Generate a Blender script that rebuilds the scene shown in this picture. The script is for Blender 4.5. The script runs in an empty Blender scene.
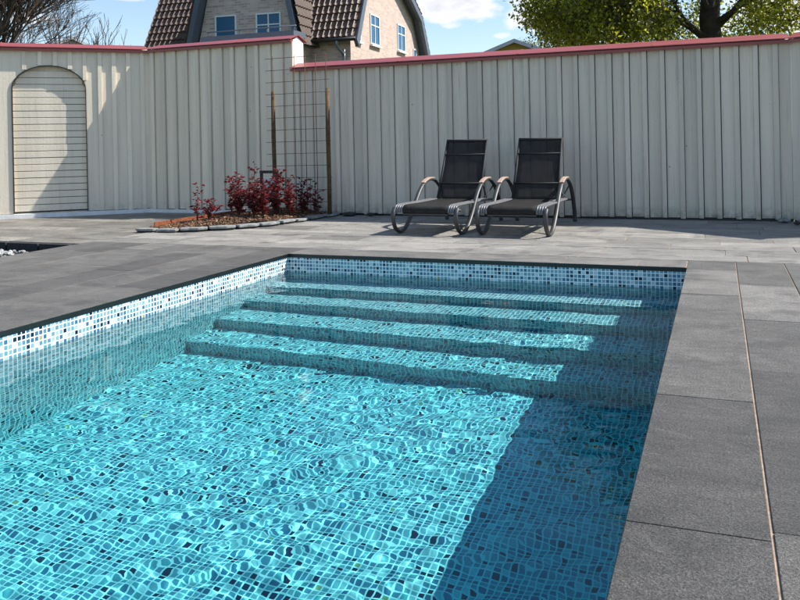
import bpy, bmesh, math, random
import numpy as np
from mathutils import Vector, Matrix, noise as mnoise
random.seed(7)
C = bpy.context.scene.collection
SC = bpy.context.scene
SC.render.engine = 'CYCLES'
R = math.radians

# ------------------------------------------------------------------ helpers
def link(name, me, mat=None, parent=None):
    o = bpy.data.objects.new(name, me)
    C.objects.link(o)
    if mat is not None:
        for m in (mat if isinstance(mat, (list, tuple)) else [mat]):
            o.data.materials.append(m)
    if parent is not None:
        o.parent = parent
    return o

def tag(o, label=None, cat=None, group=None, kind=None):
    if label: o['label'] = label
    if cat: o['category'] = cat
    if group: o['group'] = group
    if kind: o['kind'] = kind
    return o

def empty(name, loc=(0, 0, 0), rz=0.0):
    o = bpy.data.objects.new(name, None)
    o.empty_display_size = 0.2
    C.objects.link(o)
    o.location = loc
    o.rotation_euler = (0, 0, rz)
    return o

class MB:
    """collects shapes into one mesh"""
    def __init__(self):
        self.v = []; self.f = []; self.smooth = []; self.tint = []; self.uv = []
    def add(self, vs, fs, smooth=False, tint=0.5, uvs=None):
        b = len(self.v)
        self.v.extend([tuple(p) for p in vs])
        for i, f in enumerate(fs):
            self.f.append(tuple(b + k for k in f)); self.smooth.append(smooth); self.tint.append(tint)
            self.uv.append(uvs[i] if uvs else None)
        return self
    def box(self, x0, x1, y0, y1, z0, z1, M=None, tint=0.5):
        vs = [Vector((x, y, z)) for z in (z0, z1) for y in (y0, y1) for x in (x0, x1)]
        if M is not None: vs = [M @ p for p in vs]
        fs = [(0, 2, 3, 1), (4, 5, 7, 6), (0, 1, 5, 4), (2, 6, 7, 3), (0, 4, 6, 2), (1, 3, 7, 5)]
        return self.add(vs, fs, tint=tint)
    def prism(self, poly, h, M, tint=0.5):
        """poly: 2D points (ccw), extruded 0..h on local z, mapped by matrix M"""
        n = len(poly)
        vs = [M @ Vector((x, y, 0)) for x, y in poly] + [M @ Vector((x, y, h)) for x, y in poly]
        fs = [tuple(range(n - 1, -1, -1)), tuple(range(n, 2 * n))]
        fs += [(i, (i + 1) % n, n + (i + 1) % n, n + i) for i in range(n)]
        return self.add(vs, fs, tint=tint)
    def tube(self, pts, rad, n=8, cap=True, tint=0.5):
        pts = [Vector(p) for p in pts]
        rads = rad if isinstance(rad, (list, tuple)) else [rad] * len(pts)
        rings = []
        ref = Vector((0, 0, 1))
        prev = None
        for i, p in enumerate(pts):
            a = pts[max(i - 1, 0)]; b = pts[min(i + 1, len(pts) - 1)]
            t = (b - a)
            t = t.normalized() if t.length > 1e-9 else Vector((0, 0, 1))
            if prev is None:
                u = t.cross(ref)
                if u.length < 1e-3: u = t.cross(Vector((1, 0, 0)))
            else:
                u = prev - t * prev.dot(t)
                if u.length < 1e-4: u = t.cross(ref)
            u.normalize(); prev = u
            w = t.cross(u)
            rings.append([p + (u * math.cos(2 * math.pi * k / n) + w * math.sin(2 * math.pi * k / n)) * rads[i] for k in range(n)])
        vs = [q for r in rings for q in r]
        fs = []
        for i in range(len(rings) - 1):
            for k in range(n):
                a = i * n + k; b = i * n + (k + 1) % n
                fs.append((a, b, b + n, a + n))
        if cap:
            fs.append(tuple(range(n - 1, -1, -1)))
            fs.append(tuple(range((len(rings) - 1) * n, len(rings) * n)))
        return self.add(vs, fs, smooth=True, tint=tint)
    def strip(self, pts, up, w, th):
        """flat bar of width w (along 'up' side dir) and thickness th following pts in a plane normal to 'up'"""
        pts = [Vector(p) for p in pts]; up = Vector(up).normalized()
        vs = []
        for i, p in enumerate(pts):
            a = pts[max(i - 1, 0)]; b = pts[min(i + 1, len(pts) - 1)]
            t = (b - a).normalized(); nrm = t.cross(up).normalized()
            for s1, s2 in ((-1, -1), (1, -1), (1, 1), (-1, 1)):
                vs.append(p + up * (s1 * w / 2) + nrm * (s2 * th / 2))
        fs = []
        for i in range(len(pts) - 1):
            for k in range(4):
                a = i * 4 + k; b = i * 4 + (k + 1) % 4
                fs.append((a, b, b + 4, a + 4))
        fs.append((3, 2, 1, 0)); e = (len(pts) - 1) * 4
        fs.append((e, e + 1, e + 2, e + 3))
        return self.add(vs, fs)
    def mesh(self, name):
        me = bpy.data.meshes.new(name)
        me.from_pydata(self.v, [], self.f)
        me.polygons.foreach_set('use_smooth', self.smooth)
        at = me.attributes.new('tint', 'FLOAT', 'FACE')
        at.data.foreach_set('value', self.tint)
        if any(u is not None for u in self.uv):
            uvl = me.uv_layers.new(name='UVMap')
            for p, u in zip(me.polygons, self.uv):
                if u is None: continue
                for li, q in zip(p.loop_indices, u): uvl.data[li].uv = q
        me.update()
        return me
    def build(self, name, mat, parent=None, recalc=True, bevel=0.0):
        me = self.mesh(name)
        if recalc:
            bm = bmesh.new(); bm.from_mesh(me)
            bmesh.ops.recalc_face_normals(bm, faces=bm.faces)
            bm.to_mesh(me); bm.free()
        o = link(name, me, mat, parent)
        if bevel:
            m = o.modifiers.new('bevel', 'BEVEL'); m.width = bevel; m.segments = 2; m.limit_method = 'ANGLE'
        return o

def copy_tree(o, parent=None):
    c = o.copy(); C.objects.link(c)
    if parent is not None: c.parent = parent
    for ch in list(o.children): copy_tree(ch, c)
    return c

# ------------------------------------------------------------------ node helpers
class NT:
    def __init__(self, name):
        self.m = bpy.data.materials.new(name); self.m.use_nodes = True
        self.t = self.m.node_tree; self.t.nodes.clear()
        self.out = self.n('ShaderNodeOutputMaterial')
    def n(self, typ, **kw):
        nd = self.t.nodes.new(typ)
        for k, v in kw.items():
            if k.startswith('i_'):
                key = k[2:]; key = int(key) if key.isdigit() else key.replace('_', ' ')
                nd.inputs[key].default_value = v
            else: setattr(nd, k, v)
        return nd
    def l(self, a, b): self.t.links.new(a, b)
    def math(self, op, a, b=None, clamp=False):
        nd = self.n('ShaderNodeMath', operation=op, use_clamp=clamp)
        for i, x in enumerate((a, b)):
            if x is None: continue
            if isinstance(x, (int, float)): nd.inputs[i].default_value = x
            else: self.l(x, nd.inputs[i])
        return nd.outputs[0]
    def mix(self, fac, a, b, blend='MIX'):
        nd = self.n('ShaderNodeMix', data_type='RGBA', blend_type=blend)
        for i, x in ((0, fac), (6, a), (7, b)):
            if isinstance(x, (int, float)): nd.inputs[i].default_value = x
            elif isinstance(x, tuple): nd.inputs[i].default_value = (*x[:3], 1)
            else: self.l(x, nd.inputs[i])
        return nd.outputs[2]
    def ramp(self, fac, stops, interp='LINEAR'):
        nd = self.n('ShaderNodeValToRGB')
        cr = nd.color_ramp; cr.interpolation = interp
        while len(cr.elements) < len(stops): cr.elements.new(0.5)
        for e, (p, c) in zip(cr.elements, stops):
            e.position = p
            e.color = (*c, 1) if isinstance(c, tuple) else (c, c, c, 1)
        self.l(fac, nd.inputs[0])
        return nd.outputs[0]
    def noise(self, vec, scale, detail=4, rough=0.6, dist=0.0):
        nd = self.n('ShaderNodeTexNoise', i_Scale=scale, i_Detail=detail, i_Roughness=rough, i_Distortion=dist)
        if vec is not None: self.l(vec, nd.inputs['Vector'])
        return nd.outputs[0]
    def mapping(self, vec, scale=(1, 1, 1), rot=(0, 0, 0), loc=(0, 0, 0)):
        nd = self.n('ShaderNodeMapping', i_Scale=scale, i_Rotation=rot, i_Location=loc)
        self.l(vec, nd.inputs[0]); return nd.outputs[0]
    def bump(self, h, strength=0.3, dist=0.01, prev=None):
        nd = self.n('ShaderNodeBump', i_Strength=strength, i_Distance=dist)
        self.l(h, nd.inputs['Height'])
        if prev is not None: self.l(prev, nd.inputs['Normal'])
        return nd.outputs[0]
    def pos(self): return self.n('ShaderNodeNewGeometry').outputs['Position']
    def obj(self): return self.n('ShaderNodeTexCoord').outputs['Object']
    def uvc(self): return self.n('ShaderNodeTexCoord').outputs['UV']
    def tint(self, name='tint'): return self.n('ShaderNodeAttribute', attribute_name=name).outputs['Fac']
    def princ(self, color, rough=0.6, normal=None, **kw):
        b = self.n('ShaderNodeBsdfPrincipled')
        for key, x in (('Base Color', color), ('Roughness', rough)):
            if isinstance(x, tuple): b.inputs[key].default_value = (*x[:3], 1)
            elif isinstance(x, (int, float)): b.inputs[key].default_value = x
            else: self.l(x, b.inputs[key])
        if normal is not None: self.l(normal, b.inputs['Normal'])
        for k, v in kw.items(): b.inputs[k.replace('_', ' ')].default_value = v
        self.l(b.outputs[0], self.out.inputs[0])
        self.b = b
        return self.m

def plain(name, col, rough=0.5, metallic=0.0, var=0.12, scale=9.0, bump=0.1, bdist=0.003, spec=0.5):
    n = NT(name)
    v = n.noise(n.obj(), scale, 5, 0.65)
    lo = tuple(c * (1 - var) for c in col); hi = tuple(min(1, c * (1 + var)) for c in col)
    c = n.ramp(v, [(0.3, lo), (0.7, hi)])
    nb = n.bump(n.noise(n.obj(), scale * 8, 4), bump, bdist)
    return n.princ(c, rough, nb, Metallic=metallic, Specular_IOR_Level=spec)

# ------------------------------------------------------------------ key dimensions (metres)
PX0, PX1, PY1, PY0 = -4.35, -0.28, 7.72, -0.45     # pool
WZ = -0.20                                          # water level
FLOOR = -1.80
FY = 12.2                                           # tall fence front plane

# ------------------------------------------------------------------ pool tile material
def mosaic():
    n = NT('mosaic_tile')
    P = 0.0368
    uv = n.mapping(n.uvc(), (1 / P, 1 / P, 1))
    fl = n.n('ShaderNodeVectorMath', operation='FLOOR'); n.l(uv, fl.inputs[0])
    fr = n.n('ShaderNodeVectorMath', operation='FRACTION'); n.l(uv, fr.inputs[0])
    wn = n.n('ShaderNodeTexWhiteNoise', noise_dimensions='2D'); n.l(fl.outputs[0], wn.inputs[0])
    off = n.n('ShaderNodeVectorMath', operation='ADD'); off.inputs[1].default_value = (37.3, 11.7, 0); n.l(fl.outputs[0], off.inputs[0])
    wn2 = n.n('ShaderNodeTexWhiteNoise', noise_dimensions='2D'); n.l(off.outputs[0], wn2.inputs[0])
    col = n.ramp(wn.outputs[0], [(0.0, (0.006, 0.016, 0.05)), (0.095, (0.055, 0.16, 0.27)), (0.30, (0.12, 0.27, 0.38)),
                                 (0.48, (0.24, 0.41, 0.48)), (0.66, (0.14, 0.35, 0.41)), (0.82, (0.38, 0.52, 0.57)),
                                 (0.93, (0.60, 0.70, 0.73)), (0.994, (0.40, 0.38, 0.2))], 'CONSTANT')
    # slight marbling inside a tile, as glass mosaic has
    marb = n.noise(n.mapping(n.uvc(), (1, 1, 1)), 60, 3)
    col = n.mix(0.35, col, n.ramp(marb, [(0.3, 0.35), (0.7, 1.0)]), 'MULTIPLY')
    sp = n.n('ShaderNodeSeparateXYZ'); n.l(fr.outputs[0], sp.inputs[0])
    dx = n.math('ABSOLUTE', n.math('SUBTRACT', sp.outputs[0], 0.5))
    dy = n.math('ABSOLUTE', n.math('SUBTRACT', sp.outputs[1], 0.5))
    # rounded tile corners
    ax = n.math('MAXIMUM', n.math('SUBTRACT', dx, 0.30), 0.0); ay = n.math('MAXIMUM', n.math('SUBTRACT', dy, 0.30), 0.0)
    d = n.math('SQRT', n.math('ADD', n.math('MULTIPLY', ax, ax), n.math('MULTIPLY', ay, ay)))
    g = n.ramp(d, [(0.085, 0.0), (0.105, 1.0)])
    grout = (0.86, 0.87, 0.86)
    c = n.mix(g, col, grout)
    rg = n.mix(g, (0.12, 0.12, 0.12), (0.8, 0.8, 0.8))
    nb = n.bump(g, -0.25, 0.002)
    return n.princ(c, rg, nb)

def water_mat():
    n = NT('pool_water')
    rf = n.n('ShaderNodeBsdfRefraction', i_Roughness=0.0, i_IOR=1.333); rf.inputs[0].default_value = (0.86, 0.99, 1, 1)
    gl = n.n('ShaderNodeBsdfGlossy', i_Roughness=0.0)
    fr = n.n('ShaderNodeFresnel', i_IOR=1.333); mx = n.n('ShaderNodeMixShader')
    n.l(n.math('MULTIPLY', fr.outputs[0], .78), mx.inputs[0]); n.l(rf.outputs[0], mx.inputs[1]); n.l(gl.outputs[0], mx.inputs[2])
    n.l(mx.outputs[0], n.out.inputs['Surface'])
    return n.m

M = {}
M['mosaic'] = mosaic()
M['water'] = water_mat()
M['edge'] = plain('dark_edge_profile', (0.006, 0.011, 0.011), 0.35)

# ------------------------------------------------------------------ swimming pool
pool = empty('swimming_pool', ((PX0 + PX1) / 2, (PY0 + PY1) / 2, 0))
tag(pool, 'rectangular pool lined with blue mosaic and white grout, four steps across its far end', 'swimming pool')
def quad(mb, p, ux, uy, w, h, uo=(0, 0)):
    """a tiled panel from corner p spanned by unit vectors ux, uy; uv in metres"""
    p = Vector(p) - pool.location; ux = Vector(ux); uy = Vector(uy)
    vs = [p, p + ux * w, p + ux * w + uy * h, p + uy * h]
    u0, v0 = uo
    mb.add(vs, [(0, 1, 2, 3)], uvs=[[(u0, v0), (u0 + w, v0), (u0 + w, v0 + h), (u0, v0 + h)]])
TZ = -0.028
W = PX1 - PX0; L = PY1 - PY0; D = -FLOOR + TZ
def wall(name, p, ux, w, uo):
    b = MB(); quad(b, (p[0], p[1], FLOOR), ux, (0, 0, 1), w, D, (uo, FLOOR - TZ)); return b.build(name, M['mosaic'], pool, recalc=False)
# underwater right-hand wall set back, a made-up offset that shapes the sun's shadow
SET = 0.34
def band(p, ux, w, z0, z1, uo):
    b = MB(); quad(b, (p[0], p[1], z0), ux, (0, 0, 1), w, z1 - z0, (uo, z0 - TZ)); return b.build('wall', M['mosaic'], pool, recalc=False)
walls = [wall('wall', (PX0, PY1, 0), (1, 0, 0), W + SET, 0), band((PX1, PY1), (0, -1, 0), L, -.206, TZ, 9.2), band((PX1 + SET, PY1), (0, -1, 0), L, FLOOR, -.165, 9.2),
         wall('wall', (PX1, PY0, 0), (-1, 0, 0), W, 20), wall('wall', (PX0, PY0, 0), (0, 1, 0), L, 30.1)]
b = MB(); quad(b, (PX0, PY0, FLOOR), (1, 0, 0), (0, 1, 0), W + SET, L, (0, 50)); b.build('floor', M['mosaic'], pool, recalc=False)
steps = [(7.267, -0.60), (6.845, -0.90), (6.359, -1.20), (5.919, -1.50)]
back = PY1
for i, (y, z) in enumerate(steps):
    b = MB()
    zb = steps[i + 1][1] if i < 3 else FLOOR
    quad(b, (PX0, y, z), (1, 0, 0), (0, 1, 0), W + SET, back - y, (0, 60 + i * 3))
    quad(b, (PX0, y, zb), (1, 0, 0), (0, 0, 1), W + SET, z - zb, (0, 80 + i * 3))
    b.build('step', M['mosaic'], pool, recalc=False)
    back = y

# water: closed body with a rippled surface
rng = np.random.RandomState(5)
def wave_field(X, Y):
    Z = np.zeros_like(X)
    for lam, amp, cnt in ((0.9, 0.0008, 6), (0.42, 0.00048, 9), (0.24, 0.00029, 14), (0.14, 0.00018, 18), (0.080, 0.00009, 24)):
        for _ in range(cnt):
            th = rng.normal(math.radians(105), 0.75); k = 2 * math.pi / (lam * rng.uniform(0.8, 1.25))
            Z += amp / math.sqrt(cnt) * 1.4 * np.sin(k * (X * math.cos(th) + Y * math.sin(th)) + rng.uniform(0, 6.28))
    return Z
nx, ny = 350, 660
# the sheet runs on unseen behind the right-hand wall, added for the underwater sunlight
x0, x1, y0, y1 = PX0 - 0.006, PX1 + 0.52, PY0 - 0.006, PY1 + 0.006
xs = np.linspace(x0, x1, nx); ys = np.linspace(y0, y1, ny)
XX, YY = np.meshgrid(xs, ys)
ZZ = wave_field(XX, YY)
# the ripples are a little livelier in some patches than others
ZZ *= 0.82 + 0.30 * np.sin(XX * 1.3 + 0.6 + .8 * np.sin(YY * 1.1)) * np.sin(YY * 0.9 + 1.2) + 0.30 * np.sin(XX * 2.9 + YY * 1.7 + 2.0) * np.sin(YY * 2.3 - XX * 1.1)
ZZ *= np.clip((PX1 + .40 - XX) / .06, 0, 1)
verts = np.stack([XX, YY, WZ + ZZ], -1).reshape(-1, 3)
idx = np.arange(nx * ny).reshape(ny, nx)
faces = np.stack([idx[:-1, :-1], idx[:-1, 1:], idx[1:, 1:], idx[1:, :-1]], -1).reshape(-1, 4).tolist()
vl = verts.tolist()
me = bpy.data.meshes.new('water'); me.from_pydata(vl, [], faces)
me.polygons.foreach_set('use_smooth', [True] * len(me.polygons)); me.update()
water = link('water', me, M['water']); water['kind'] = 'structure'
water.cycles.is_caustics_caster = True
for o in pool.children: o.cycles.is_caustics_receiver = True
# water body: the tinted volume under the rippled surface
nv = NT('pool_water_volume'); va = nv.n('ShaderNodeVolumeAbsorption')
va.inputs['Color'].default_value = (0.0, 0.94, 0.975, 1); va.inputs['Density'].default_value = 0.53
nv.l(va.outputs[0], nv.out.inputs['Volume'])
b = MB(); b.box(PX0 - .01, PX1 + SET + .01, PY0 - .01, PY1 + .01, FLOOR - .01, WZ + .009)
wb = b.build('water_body', nv.m); wb['kind'] = 'structure'

# ------------------------------------------------------------------ materials
def slate(name, lo, hi, rough=0.62, warm=(0.0, 0.0, 0.0)):
    n = NT(name)
    p = n.obj(); t = n.tint()
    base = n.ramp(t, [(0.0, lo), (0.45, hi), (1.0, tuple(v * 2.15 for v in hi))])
    big = n.noise(n.mapping(p, (1.0, 1.6, 1)), 2.1, 7, 0.7, 0.6)
    c = n.mix(0.65, base, n.ramp(big, [(0.30, 0.45), (0.70, 1.45)]), 'MULTIPLY')
    streak = n.noise(n.mapping(p, (2.0, 7.0, 2)), 3.0, 6, 0.7, 1.5)
    c = n.mix(0.6, c, n.ramp(streak, [(0.35, 0.72), (0.62, 1.12)]), 'MULTIPLY')
    grain = n.noise(p, 120, 4, 0.75)
    c = n.mix(0.9, c, n.ramp(grain, [(0.36, 0.40), (0.50, 0.9), (0.66, 2.0)]), 'MULTIPLY')
    # pale lime blooms and scuffs
    bl = n.noise(p, 5.5, 8, 0.75, 0.8)
    c = n.mix(n.ramp(bl, [(0.58, 0.0), (0.74, 0.5)]), c, (0.30, 0.29, 0.27))
    st = n.noise(n.mapping(p, (1, 1, 1), (0, 0, 0), (4, 7, 0)), 2.3, 4, 0.6)
    c = n.mix(n.ramp(st, [(0.56, 0.0), (0.66, 0.5)]), c, tuple(v * 0.6 for v in lo))
    rr = n.ramp(grain, [(0.3, rough - 0.12), (0.7, rough + 0.12)])
    nb = n.bump(n.noise(n.mapping(p, (1, 1.4, 1)), 14, 6, 0.7, 0.8), 0.8, 0.016)
    nb = n.bump(n.noise(p, 60, 5, 0.75), 1.0, 0.010, nb); nb = n.bump(grain, 0.7, 0.004, nb)
    nb = n.bump(n.noise(p, 420, 2, 0.6), 0.4, 0.0015, nb)
    return n.princ(c, rr, nb, Specular_IOR_Level=0.6)
M['slate'] = slate('slate_paving', (0.105, 0.098, 0.088), (0.185, 0.174, 0.155), .55)
M['slate_brown'] = slate('brown_slate_paving', (0.13, 0.12, 0.10), (0.21, 0.195, 0.165))
M['sand'] = plain('joint_sand', (0.36, 0.265, 0.19), 0.95, scale=30, var=0.35, bump=0.6)
M['dark_soil'] = plain('dark_soil', (0.02, 0.018, 0.016), 0.95, scale=30, var=0.5, bump=0.8)
M['kerb'] = plain('dark_kerb_stone', (0.035, 0.035, 0.034), 0.85, scale=20, var=0.5, bump=0.8, bdist=0.01)
M['edging_stone'] = plain('edging_stone', (0.26, 0.27, 0.26), 0.85, scale=14, var=0.45, bump=0.9, bdist=0.012)
M['earth'] = plain('ground_earth', (0.06, 0.075, 0.035), 0.95, scale=0.6, var=0.5, bump=0.8, bdist=0.03)
M['rust'] = plain('rusty_steel', (0.22, 0.065, 0.022), 0.9, scale=25, var=0.45, bump=0.5)
M['rebar'] = plain('rusty_mesh', (0.12, 0.045, 0.025), 0.85, scale=40, var=0.4)

def painted_wood(name, col, dirt=0.5, seed=0.0):
    n = NT(name)
    p = n.obj()
    tone = n.noise(n.mapping(p, (5.0, 5.0, 0.25), (0, 0, 0), (seed, 0, 0)), 1.0, 5, 0.6)
    c = n.ramp(tone, [(0.3, tuple(v * 0.86 for v in col)), (0.7, tuple(min(1, v * 1.05) for v in col))])
    tv = n.tint(); c = n.mix(1.0, c, n.ramp(tv, [(0.0, 0.88), (1.0, 1.08)]), 'MULTIPLY')
    # weathering: thin vertical runs and greenish grime low down, where splash reaches
    runs = n.noise(n.mapping(p, (38, 38, 1.1), (0, 0, 0), (seed, 2, 0)), 1.0, 6, 0.72)
    c = n.mix(n.ramp(runs, [(0.56, 0.0), (0.74, 0.5 * dirt)]), c, (0.20, 0.19, 0.15))
    fleck = n.noise(n.mapping(p, (1, 1, 0.45), (0, 0, 0), (0, seed, 0)), 55, 3, 0.7)
    c = n.mix(n.ramp(fleck, [(0.66, 0.0), (0.72, 0.55 * dirt)]), c, (0.10, 0.10, 0.09))
    vo = n.n('ShaderNodeTexVoronoi', i_Scale=3.2); n.l(n.mapping(p, (1, 1, .8)), vo.inputs['Vector'])
    c = n.mix(n.ramp(vo.outputs['Distance'], [(0.022, 0.8), (0.034, 0.0)]), c, (0.06, 0.055, 0.05))
    sz = n.n('ShaderNodeSeparateXYZ'); n.l(p, sz.inputs[0])
    low = n.ramp(sz.outputs[2], [(0.0, 0.75), (0.22, 0.0)])
    sm = n.noise(p, 11, 6, 0.7)
    c = n.mix(n.math('MULTIPLY', n.math('MULTIPLY', low, n.ramp(sm, [(0.35, 0.0), (0.65, 1.0)])), dirt), c, (0.16, 0.15, 0.13))
    nb = n.bump(n.noise(n.mapping(p, (30, 30, 1.2)), 1.0, 6, 0.7), 0.5, 0.006)
    nb = n.bump(n.noise(p, 28, 5, 0.7), 0.6, 0.006, nb)
    return n.princ(c, 0.62, nb, Specular_IOR_Level=0.35)
M['board_white'] = painted_wood('painted_boards', (0.73, 0.655, 0.54), 1.3)
M['board_cream'] = painted_wood('cream_painted_boards', (0.83, 0.74, 0.59), 0.8, 3.3)
M['door_white'] = painted_wood('door_planks', (0.80, 0.72, 0.58), 0.8, 9.1)
M['plinth'] = plain('white_plinth', (0.74, 0.74, 0.74), 0.8, scale=12, var=0.12, bump=0.4)
M['end_white'] = plain('white_end_wall', (0.78, 0.75, 0.72), 0.7, scale=6, var=0.08)
def cap_mat():
    n = NT('red_sheet_metal')
    p = n.obj()
    v = n.noise(n.mapping(p, (0.7, 6, 6)), 2.0, 6, 0.7)
    c = n.ramp(v, [(0.3, (0.25, 0.040, 0.035)), (0.7, (0.34, 0.075, 0.065))])
    ch = n.noise(p, 30, 5, 0.75)
    c = n.mix(n.ramp(ch, [(0.66, 0.0), (0.76, 0.5)]), c, (0.45, 0.25, 0.22))
    return n.princ(c, n.ramp(v, [(0.3, 0.32), (0.7, 0.5)]), n.bump(n.noise(p, 6, 3), 0.15, 0.01), Specular_IOR_Level=0.6)
M['cap'] = cap_mat()
M['gap'] = plain('shadow_gap', (0.10, 0.11, 0.12), .9)  # dark colour stands in for the shadow line beside the battens
M['black'] = plain('black_metal', (0.012, 0.012, 0.012), 0.45)

# ------------------------------------------------------------------ paving
def add_rows(mb, x0, x1, y0, y1, rw, sl, along='x', gap=0.009, fixed=None, z=0.0, th=0.03, rnd=None, lo=0, rows=None, cgap=None, tm=.25, ts=.13):
    """courses of slabs; along: direction in which slabs follow each other"""
    rnd = rnd or random
    cgap = gap if cgap is None else cgap
    a0, a1, c0, c1 = (x0, x1, y0, y1) if along == 'x' else (y0, y1, x0, x1)
    if rows is None:
        k = max(1, round((c1 - c0) / rw)); rows = [c0 + (c1 - c0) * i / k for i in range(k + 1)]
    for r in range(len(rows) - 1):
        q0, q1 = rows[r], rows[r + 1]
        if fixed and r in fixed: cuts = sorted(fixed[r])
        else:
            s = a0 - rnd.uniform(0, sl); cuts = []
            while s < a1:
                s += sl * rnd.choice((1.0, 1.0, 0.66, 1.3)); cuts.append(s)
        cuts = [c for c in cuts if a0 + 0.05 < c < a1 - 0.05]
        ed = [a0] + cuts + [a1]
        for i in range(len(ed) - 1):
            p0, p1 = ed[i] + cgap / 2, ed[i + 1] - cgap / 2
            if ed[i] == a0: p0 = a0
            if ed[i + 1] == a1: p1 = a1
            t = min(1, max(0, rnd.gauss(tm, ts)))
            u0 = q0 + (gap / 2 if r > 0 else lo); u1 = q1 - (gap / 2 if r < len(rows) - 2 else 0)
            dz = rnd.uniform(-0.0015, 0.0015)
            if along == 'x': mb.box(p0, p1, u0, u1, z - th, z + dz, tint=t)
            else: mb.box(u0, u1, p0, p1, z - th, z + dz, tint=t)
rs = random.Random(11)
pv = MB(); o5 = 0.005
# right of the pool: coping column and the columns beside it
rows = [PX1 - o5, 0.125, 0.530] + [0.530 + 0.405 * k for k in range(1, 15)]
add_rows(pv, rows[0], rows[-1], -4.0, 8.16, 0.4, 1.2, 'y', 0.0095, {0: [-2.4, -1.2, 0.05, 1.3, 2.55, 3.86, 5.06, 6.42, 7.62], 1: [-3.2, -1.9, -.7, 0.3, 1.45, 2.61, 4.39, 5.6, 6.9]}, rnd=rs, rows=rows, cgap=.004)
# behind the pool: courses parallel to its far edge, tint raised to mimic grazing sun
rows = [7.72 - o5, 8.155]
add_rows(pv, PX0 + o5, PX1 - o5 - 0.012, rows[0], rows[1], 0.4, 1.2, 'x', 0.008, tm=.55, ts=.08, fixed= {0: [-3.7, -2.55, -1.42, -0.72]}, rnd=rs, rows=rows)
rows = [8.168, 8.57, 8.97, 9.355, 9.66, 9.94, 10.43, 10.76, 11.0, 11.3, 11.7, 12.19]
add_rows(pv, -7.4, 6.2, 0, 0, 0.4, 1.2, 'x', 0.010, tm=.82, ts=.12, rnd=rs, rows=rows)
# left of the pool
rows = [-7.40 + 0.4357 * k for k in range(7)] + [PX0 + o5]
add_rows(pv, 0, 0, -4.0, 8.16, 0.4, 1.2, 'y', 0.008, rnd=rs, rows=rows, cgap=.005)
add_rows(pv, PX0 + o5 + .008, PX1 - o5 - 0.012, -4.0, PY0, 0.4, 1.2, 'x', 0.009, rnd=rs)
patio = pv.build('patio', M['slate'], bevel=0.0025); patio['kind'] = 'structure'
# jointing sand just below the slab tops
b = MB()
for (a, c, d, e) in ((-7.39, PX0, -3.99, 12.19), (PX1, 6.19, -3.99, 12.19), (PX0, PX1, 7.72, 12.19), (PX0, PX1, -3.99, PY0)):
    b.box(a, c, d, e, -0.02, -0.0065)
b.box(-7.39, PX0 - .01, -3.99, 8.15, -0.0064, -0.0022)
js = b.build('joint_sand', M['sand']); js['kind'] = 'structure'
# lower brown paving at the left, by the gate
b = MB(); rs = random.Random(4)
add_rows(b, -15.0, -7.41, 7.98, 12.6, 0.42, 1.0, 'x', 0.006, tm=.5, ts=.12, rnd=rs, z=-0.005, rows=[7.98 + 0.42 * k for k in range(12)])
sp_ = b.build('side_paving', M['slate_brown'], bevel=0.0025); sp_['kind'] = 'structure'
b = MB(); b.box(-14.99, -7.42, 7.99, 12.59, -0.09, -0.014)
j2 = b.build('side_paving_bed', M['dark_soil']); j2['kind'] = 'structure'
# open ground, one sheet with openings for the pool
b = MB(); G = 900
gz = -0.16
for (a, c, d, e) in ((-G, PX0 - .012, -G, G), (PX1 + .012, G, -G, G), (PX0 - .012, PX1 + .012, PY1 + .012, G), (PX0 - .012, PX1 + .012, -G, PY0 - .012)):
    b.add([(a, d, gz), (c, d, gz), (c, e, gz), (a, e, gz)], [(0, 1, 2, 3)])
g = b.build('ground', M['earth']); g['kind'] = 'structure'

# pool edging profile, child of the pool
b = MB(); pl = pool.location
for (a, c, d, e) in ((PX0 - .03, PX0 + .004, PY0, PY1), (PX1 - .004, PX1 + .03, PY0, PY1), (PX0 + .004, PX1 - .004, PY1 - .004, PY1 + .03), (PX0 + .004, PX1 - .004, PY0 - .03, PY0 + .004)):
    b.box(a - pl.x, c - pl.x, d - pl.y, e - pl.y, -0.042, -0.0305)
b.build('edging', M['edge'], pool)
# dark slab flank facing the pool
b = MB()
for (a, c, d, e) in ((PX0 + .0045, PX0 + .007, PY0, PY1), (PX1 - .007, PX1 - .0052, PY0, PY1), (PX0 + .007, PX1 - .007, PY1 - .007, PY1 - .0052)):
    b.box(a - pl.x, c - pl.x, d - pl.y, e - pl.y, -0.036, -0.004)
b.build('trim', M['edge'], pool)

# ------------------------------------------------------------------ gravel patch with its dark kerb
b = MB(); rs = random.Random(2)
def stone(mb, c, r, rs, sq=0.7, n=7, tint=0.5):
    """an irregular pebble"""
    bm = bmesh.new(); bmesh.ops.create_icosphere(bm, subdivisions=1, radius=1)
    sx, sy, sz = r * rs.uniform(.7, 1.3), r * rs.uniform(.7, 1.3), r * sq * rs.uniform(.7, 1.2)
    rot = Matrix.Rotation(rs.uniform(0, 6.28), 3, 'Z')
    vs = []
    for v in bm.verts:
        k = rs.uniform(.8, 1.15); q = rot @ Vector((v.co.x * sx * k, v.co.y * sy * k, v.co.z * sz * k)); vs.append(q + Vector(c))
    fs = [tuple(v.index for v in f.verts) for f in bm.faces]
    bm.free(); mb.add(vs, fs, tint=tint)
n = NT('gravel_stone'); t = n.tint()
M['gravel'] = n.princ(n.ramp(t, [(0, (0.12, 0.12, 0.12)), (0.6, (0.36, 0.36, 0.35)), (1, (0.60, 0.59, 0.57))]), 0.85)
for i in range(2600):
    x = rs.uniform(-9.9, -7.43); y = rs.uniform(4.6, 7.28)
    edge = min(1, (7.28 - y) / 0.12)
    stone(b, (x, y, -0.145 + 0.142 * max(0, edge) + rs.uniform(-.01, .012)), rs.uniform(.018, .036), rs, tint=rs.random())
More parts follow.
